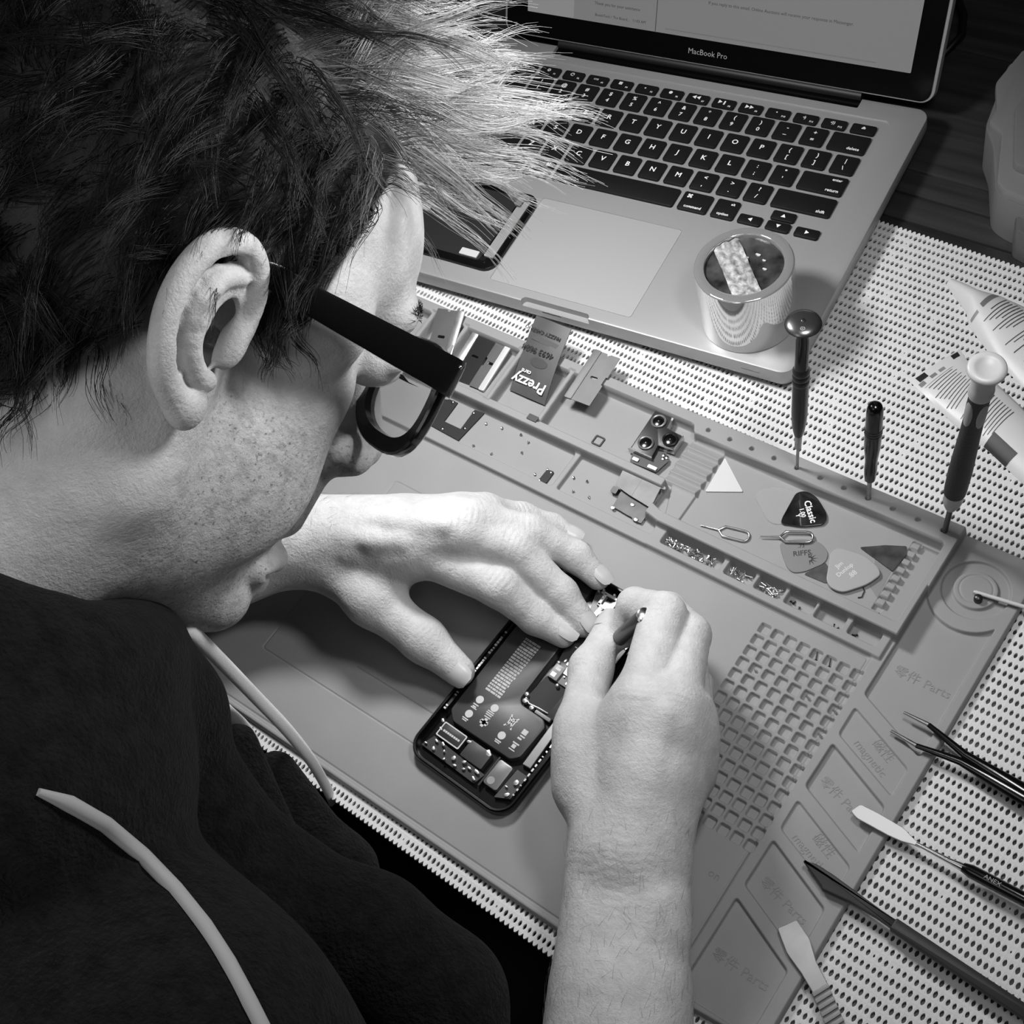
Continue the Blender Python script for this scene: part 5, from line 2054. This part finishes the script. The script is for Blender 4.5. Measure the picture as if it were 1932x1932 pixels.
# ---------------------------------------------------------------- screwdriver in the right hand
tA, tB = atz(1134, 1234, 13.6), atz(1217, 1162, 76)
o = empty('precision_screwdriver', tA)
o.rotation_mode = 'QUATERNION'
o.rotation_quaternion = Vector(tB - tA).to_track_quat('Z', 'Y')
LT = float(np.linalg.norm(tB - tA))
tag(o, 'slim grey screwdriver pinched between thumb and index finger over the open phone', 'screwdriver')
MB().lathe([(.8, 0), (.9, 12), (2.4, 14)], 12).build('bit', M['steel_rough'], o, 40)
MB().lathe([(2.8, 13), (4.2, 18), (4.2, LT - 2), (3.7, LT - 1)], 20).build('handle', mat('slate_metal_handle', 95, .32, .6), o, 40)
MB().lathe([(3.8, LT - 1.5), (4.3, LT - 1), (4.3, LT + .6), (3.6, LT + 1.2), (.01, LT + 1.3)], 20).build('end_cap', M['steel'], o, 40)

# ---------------------------------------------------------------- eyeglasses (built in the head frame)
gl = bpy.data.objects.new('eyeglasses', None)
COL.objects.link(gl)
mw4 = Matrix.Identity(4)
for i in range(3):
    for j in range(3):
        mw4[i][j] = HQ[i][j]
    mw4[i][3] = HP[i] * MM
gl.matrix_world = mw4
tag(gl, 'black thick-rimmed eyeglasses worn by the man', 'eyeglasses')
gm = mat('black_acetate', 10, .22, coat=.4)
lensm = glassy('lens_glass', 228, .42, .03)  # milky white share stands in for reflections on the lenses


def rim_pt(s, a, ro, y):
    cx, cz, hw, hh = 37 * s, 8.5, 28 + ro, 17.5 + ro
    e = 2.6
    ca, sa = math.cos(a), math.sin(a)
    x = cx + hw * math.copysign(abs(ca) ** (2 / e), ca)
    z = cz + hh * math.copysign(abs(sa) ** (2 / e), sa) * (1.0 if sa > 0 else 1.05)
    wrap = (abs(x) / 65) ** 2 * 11
    return (x, y - wrap, z)


for s in (1, -1):
    b = MB()
    N = 48
    vs, fs = [], []
    sec = [(-.4, -2.6), (5.4, -2.6), (6.2, -1.6), (6.2, 1.6), (5.4, 2.6), (-.4, 2.6)]
    for i in range(N):
        a = 2 * math.pi * i / N
        for ro, dy in sec:
            vs.append(rim_pt(s, a, ro, 106 + dy))
    K = len(sec)
    for i in range(N):
        for k in range(K):
            fs.append((i * K + k, ((i + 1) % N) * K + k, ((i + 1) % N) * K + (k + 1) % K, i * K + (k + 1) % K))
    b.add(vs, fs)
    b.build('rim', gm, gl, 40)
    b = MB()
    vs = [(37 * s, 107.4 - (37 / 65) ** 2 * 11, 8.5)] + [rim_pt(s, 2 * math.pi * i / N, .3, 106.6) for i in range(N)]
    b.add(vs, [(0, 1 + i, 1 + (i + 1) % N) for i in range(N)])
    b.build('lens', lensm, gl, 180)
    b = MB()
    pts = [(67 * s, 95.5, 21), (73 * s, 93.5, 22), (75.2 * s, 87, 22.5), (77 * s, 60, 23), (78 * s, 20, 24), (77.5 * s, 2, 25), (74 * s, -8, 20), (69 * s, -14, 8), (67 * s, -16, -4)]
    hs = [7.4, 7.4, 7.2, 6.4, 5.0, 4.2, 3.6, 3.4, 3.0]
    pp = spline(pts, 5)
    n_ = len(pp)
    vs, fs = [], []
    for i, q in enumerate(pp):
        f = i / (n_ - 1) * (len(hs) - 1)
        k = min(int(f), len(hs) - 2)
        h_ = hs[k] + (hs[k + 1] - hs[k]) * (f - k)
        d = V3(*(pp[min(i + 1, n_ - 1)] - pp[max(i - 1, 0)]))
        d /= np.linalg.norm(d)
        upz = V3(0, 0, 1) - d * d[2]
        upz /= np.linalg.norm(upz)
        sd = np.cross(d, upz)
        for ku, ks in ((-1, -.8), (-.8, -1), (.8, -1), (1, -.8), (1, .8), (.8, 1), (-.8, 1), (-1, .8)):
            vs.append(tuple(q + upz * h_ * ku + sd * 1.9 * ks))
    for i in range(n_ - 1):
        for k in range(8):
            fs.append((i * 8 + k, (i + 1) * 8 + k, (i + 1) * 8 + (k + 1) % 8, i * 8 + (k + 1) % 8))
    fs.append(tuple(range(8)))
    fs.append(tuple((n_ - 1) * 8 + k for k in range(8)))
    b.add(vs, fs)
    b.build('temple_arm', gm, gl, 40)
    b = MB()
    b.sphere((76.4 * s, 91, 27), .9, 6)
    b.build('hinge_rivet', M['steel'], gl, 180)
b = MB()
b.tube([(-11, 104.5, 13), (-5, 107, 16), (5, 107, 16), (11, 104.5, 13)], [3.6, 3, 3, 3.6], 10)
b.build('bridge', gm, gl, 60)

# ---------------------------------------------------------------- hair
G = HQ.T @ V3(0, 0, -1)      # gravity in the head frame
rs = np.random.RandomState(12)
SC, SR = V3(0, -10, 48), V3(75.5, 95.5, 81.5)


def hairline(p):
    """>0 inside the hair-bearing scalp (head frame)"""
    x, y, z = p.T
    ax = np.abs(x)
    mid = np.interp(y, [-110, -80, -55, -38, -22, -8, 8, 14, 26, 40, 52, 64, 76, 90], [-75, -75, -58, -34, -12, 26, 34, -6, -10, 24, 52, 66, 76, 84])
    sd = np.interp(y, [-110, -80, -55, -38, -22, -8, 8, 13, 23, 28, 32, 36, 44, 60], [-75, -75, -58, -34, -12, 26, 34, 0, 2, 18, 38, 58, 86, 124])
    w = sstep(ax, 22, 46)
    return z - (mid * (1 - w) + sd * w)


def scalp(n):
    d = rs.normal(size=(n, 3))
    d /= len_(d)[:, None]
    p = SC + d * SR
    p[:, 2] = np.where(p[:, 2] < 10, p[:, 2], p[:, 2])
    # lower down the surface follows the neck
    lowm = p[:, 2] < 5
    nr = p[lowm] / SR
    k = hairline(p) > rs.uniform(-3, 6, n)
    return p[k], ((p - SC) / SR ** 2)[k]


def nape(n):
    t = rs.uniform(0, 1, n)
    a = rs.uniform(-.62 * math.pi, .62 * math.pi, n) + math.pi / 2
    cz = 0 - t * 78
    cy = -18 - t * 24
    r = 62 + 0 * t
    x = r * np.cos(a)
    y = cy - r * np.abs(np.sin(a)) * np.where(np.sin(a) > 0, 1, 0)
    p = np.stack([x, y, cz], 1)
    nn = np.stack([np.cos(a), -np.sin(a), 0 * a], 1)
    k = (hairline(p) > rs.uniform(-3, 10, n)) & (np.sin(a) > .1)
    return p[k], nn[k]


NSEG = 12


def grow(p, nn):
    n = len(p)
    nn = nn / len_(nn)[:, None]
    x, y, z = p.T
    front = sstep(y, 5, 60) * sstep(z, 58, 88)
    top = sstep(z, 75, 105)
    napef = sstep(-z, 0, 45) * sstep(-y, 20, 60)
    sidef = sstep(np.abs(x), 40, 62) * (1 - top)
    burn = sidef * sstep(y, 4, 16) * sstep(-z, -48, 0)
    fedge = sstep(y, 56, 76) * sstep(-z, -104, -88)
    L = 34 + 28 * top + 30 * front + 4 * napef - 12 * burn + rs.uniform(-8, 8, n)
    D = np.stack([.15 * np.sign(x) * sidef, .95 * top + .9 * front - .55 * sidef * (1 - burn) - .3 * napef + .5 * burn, -.1 - .75 * sidef - .9 * napef + .75 * front * (1 - .8 * fedge) + .2 * top], 1)
    D += rs.normal(size=(n, 3)) * .46
    D += nn * (.22 + .75 * front + .3 * top)[:, None]
    D /= len_(D)[:, None]
    out = [p + nn * -1.0]
    cur = p.copy()
    ph_ = rs.uniform(0, 6.28, n)
    fr = rs.uniform(.5, 1.2, n)
    amp = .22 + .25 * napef + .3 * burn + .16 * front
    s1 = rs.normal(size=(n, 3))
    for i in range(NSEG):
        g = (.03 + .06 * i / NSEG) * (1 - .62 * front + 1.1 * fedge)
        D = D + G * np.reshape(g, (-1, 1)) + s1 * (amp * np.sin(ph_ + fr * i))[:, None] * .5
        D /= len_(D)[:, None]
        cur = cur + D * (L / NSEG)[:, None]
        e = (cur - SC) / (SR + 2.0)
        k = len_(e)
        inside = k < 1
        cur = np.where(inside[:, None], SC + e / k[:, None] * (SR + 2.0 + rs.uniform(0, 3, (n, 1))), cur)
        # keep clear of the neck
        r2 = np.hypot(cur[:, 0], cur[:, 1] + 32)
        bad = (cur[:, 2] < 0) & (r2 < 62)
        f = np.where(bad, 63 / np.maximum(r2, 1), 1)
        cur[:, 0] *= f
        cur[:, 1] = (cur[:, 1] + 32) * f - 32
        out.append(cur.copy())
    return np.stack(out, 1), front, top


gp, gn = scalp(1500)
g2, gn2 = nape(320)
gp, gn = np.concatenate([gp, g2]), np.concatenate([gn, gn2])
guides, gf, gt = grow(gp, gn)
hp, hn = scalp(26000)
h2, hn2 = nape(6000)
hp, hn = np.concatenate([hp, h2]), np.concatenate([hn, hn2])
S = np.zeros((len(hp), NSEG + 1, 3))
hf = np.zeros(len(hp))
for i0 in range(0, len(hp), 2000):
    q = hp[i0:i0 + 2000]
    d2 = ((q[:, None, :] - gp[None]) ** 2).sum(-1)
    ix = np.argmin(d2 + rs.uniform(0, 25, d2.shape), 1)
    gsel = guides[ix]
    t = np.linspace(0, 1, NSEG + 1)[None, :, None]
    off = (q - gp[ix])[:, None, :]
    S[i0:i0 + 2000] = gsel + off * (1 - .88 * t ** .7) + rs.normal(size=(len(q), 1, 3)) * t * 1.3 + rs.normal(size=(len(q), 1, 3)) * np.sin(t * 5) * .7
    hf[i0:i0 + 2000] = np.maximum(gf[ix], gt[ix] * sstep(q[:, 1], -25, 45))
# uneven lengths
cut = rs.uniform(.62, 1.0, len(hp))
tt = np.linspace(0, 1, NSEG + 1)[None] * cut[:, None] * NSEG
i0 = np.minimum(tt.astype(int), NSEG - 1)
fr = (tt - i0)[..., None]
rows = np.arange(len(hp))[:, None]
S = S[rows, i0] * (1 - fr) + S[rows, i0 + 1] * fr
n = len(S)
R0 = (rs.uniform(.11, .21, n)[:, None] * np.linspace(1, .35, NSEG + 1)[None])
T = np.gradient(S, axis=1)
T /= len_(T)[..., None] + 1e-9
ref = rs.normal(size=(n, 1, 3))
A = np.cross(T, ref)
A /= len_(A)[..., None] + 1e-9
Bv = np.cross(T, A)
ring_ = [S + (A * math.cos(a) + Bv * math.sin(a)) * R0[..., None] for a in (0, 2.094, 4.189)]
HV = np.stack(ring_, 2).reshape(-1, 3)
HV = HV @ HQ.T + HP
base_i = (np.arange(n)[:, None] * (NSEG + 1) + np.arange(NSEG)[None])[..., None] * 3
q = []
for k in range(3):
    j = (k + 1) % 3
    q.append(np.concatenate([base_i + k, base_i + j, base_i + 3 + j, base_i + 3 + k], -1).reshape(-1, 4))
HF = np.concatenate(q)
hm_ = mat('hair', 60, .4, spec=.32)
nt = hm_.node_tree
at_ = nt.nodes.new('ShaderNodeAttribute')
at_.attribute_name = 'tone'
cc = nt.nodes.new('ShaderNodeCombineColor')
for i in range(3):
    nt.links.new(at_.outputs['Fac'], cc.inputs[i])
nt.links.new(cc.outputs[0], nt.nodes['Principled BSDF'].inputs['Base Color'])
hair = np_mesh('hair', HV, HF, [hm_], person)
tone = (lin(20) + (lin(205) - lin(20)) * hf ** 1.2) * rs.uniform(.55, 1.5, n)  # front strands paler: the light falling there is put into their colour
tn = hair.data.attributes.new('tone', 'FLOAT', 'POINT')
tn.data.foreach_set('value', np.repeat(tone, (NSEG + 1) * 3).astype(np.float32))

# short hairs on the backs of the forearms
me = body.data
nv = len(me.vertices)
nor = np.zeros(nv * 3, np.float32)
me.vertices.foreach_get('normal', nor)
nor = nor.reshape(-1, 3)
dR = np.abs(((pos - RE) @ (RW - RE)) / ((RW - RE) @ (RW - RE)) - .72)
sel = np.where((len_(pos - (RE + RW) / 2) < 150) & (dR < .36) & (nor[:, 2] > -.1))[0]
sel2 = np.where((len_(pos - LW) < 45) & (nor[:, 2] > .1))[0]
pick = np.concatenate([rs.choice(sel, 420), rs.choice(sel2, 160)])
b = MB()
for k, i in enumerate(pick):
    p0, n0 = pos[i], nor[i]
    ax = (RW - RE) if k < 420 else (LW - LE)
    d = ax / np.linalg.norm(ax) + rs.normal(size=3) * .55
    d = d - n0 * (d @ n0)
    d = d / np.linalg.norm(d) + n0 * .18
    l_ = rs.uniform(4, 9)
    b.tube([tuple(p0), tuple(p0 + d * l_ * .5 + n0 * .3), tuple(p0 + d * l_)], [.055, .045, .02], 3, False)
b.build('arm_hair', mat('arm_hair', 95, .5), person)['kind'] = 'stuff'

# eyebrows and lashes
def to_skin(p):
    p = V3(*p)
    for _ in range(6):
        ops = sk.near(p, 40)
        g = np.array([sk.eval((p + v)[None], ops=ops)[0] - sk.eval((p - v)[None], ops=ops)[0] for v in np.eye(3)])
        g /= np.linalg.norm(g) + 1e-9
        p = p - g * sk.eval(p[None], ops=ops)[0]
    return p, g


for s in (1, -1):
    b = MB()
    for k in range(170):
        t = rs.uniform(0, 1)
        p0, g = to_skin(hl(s * (9 + 36 * t), 100 - 16 * t ** 1.5, 36 + 4 * math.sin(t * 2.6) + rs.uniform(-3.2, 3.2)))
        d = HQ @ V3(s * .9, -.25, .25 + rs.normal() * .25)
        d = d - g * (d @ g)
        d = d / np.linalg.norm(d)
        l_ = rs.uniform(4, 7.5)
        b.tube([tuple(p0), tuple(p0 + d * l_ * .5 + g * .9), tuple(p0 + d * l_ + g * .9)], [.2, .17, .06], 3)
    b.build('eyebrow', mat('brow_hair', 50, .5), person)
    b = MB()
    for k in range(26):
        t = k / 25
        p0 = V3(s * (21 + 23 * t), 95.5 - 6 * abs(t - .4), 15)
        p1 = p0 + V3(s * (t - .4) * 4, 7.5, -1.5)
        b.tube([tuple(hl(*p0)), tuple(hl(*((p0 + p1) / 2 + V3(0, 0, -1)))), tuple(hl(*p1))], [.16, .13, .05], 3)
    b.build('eyelash', mat('lash_hair', 15, .5), person)
# dark scalp under the hair: tint the skin
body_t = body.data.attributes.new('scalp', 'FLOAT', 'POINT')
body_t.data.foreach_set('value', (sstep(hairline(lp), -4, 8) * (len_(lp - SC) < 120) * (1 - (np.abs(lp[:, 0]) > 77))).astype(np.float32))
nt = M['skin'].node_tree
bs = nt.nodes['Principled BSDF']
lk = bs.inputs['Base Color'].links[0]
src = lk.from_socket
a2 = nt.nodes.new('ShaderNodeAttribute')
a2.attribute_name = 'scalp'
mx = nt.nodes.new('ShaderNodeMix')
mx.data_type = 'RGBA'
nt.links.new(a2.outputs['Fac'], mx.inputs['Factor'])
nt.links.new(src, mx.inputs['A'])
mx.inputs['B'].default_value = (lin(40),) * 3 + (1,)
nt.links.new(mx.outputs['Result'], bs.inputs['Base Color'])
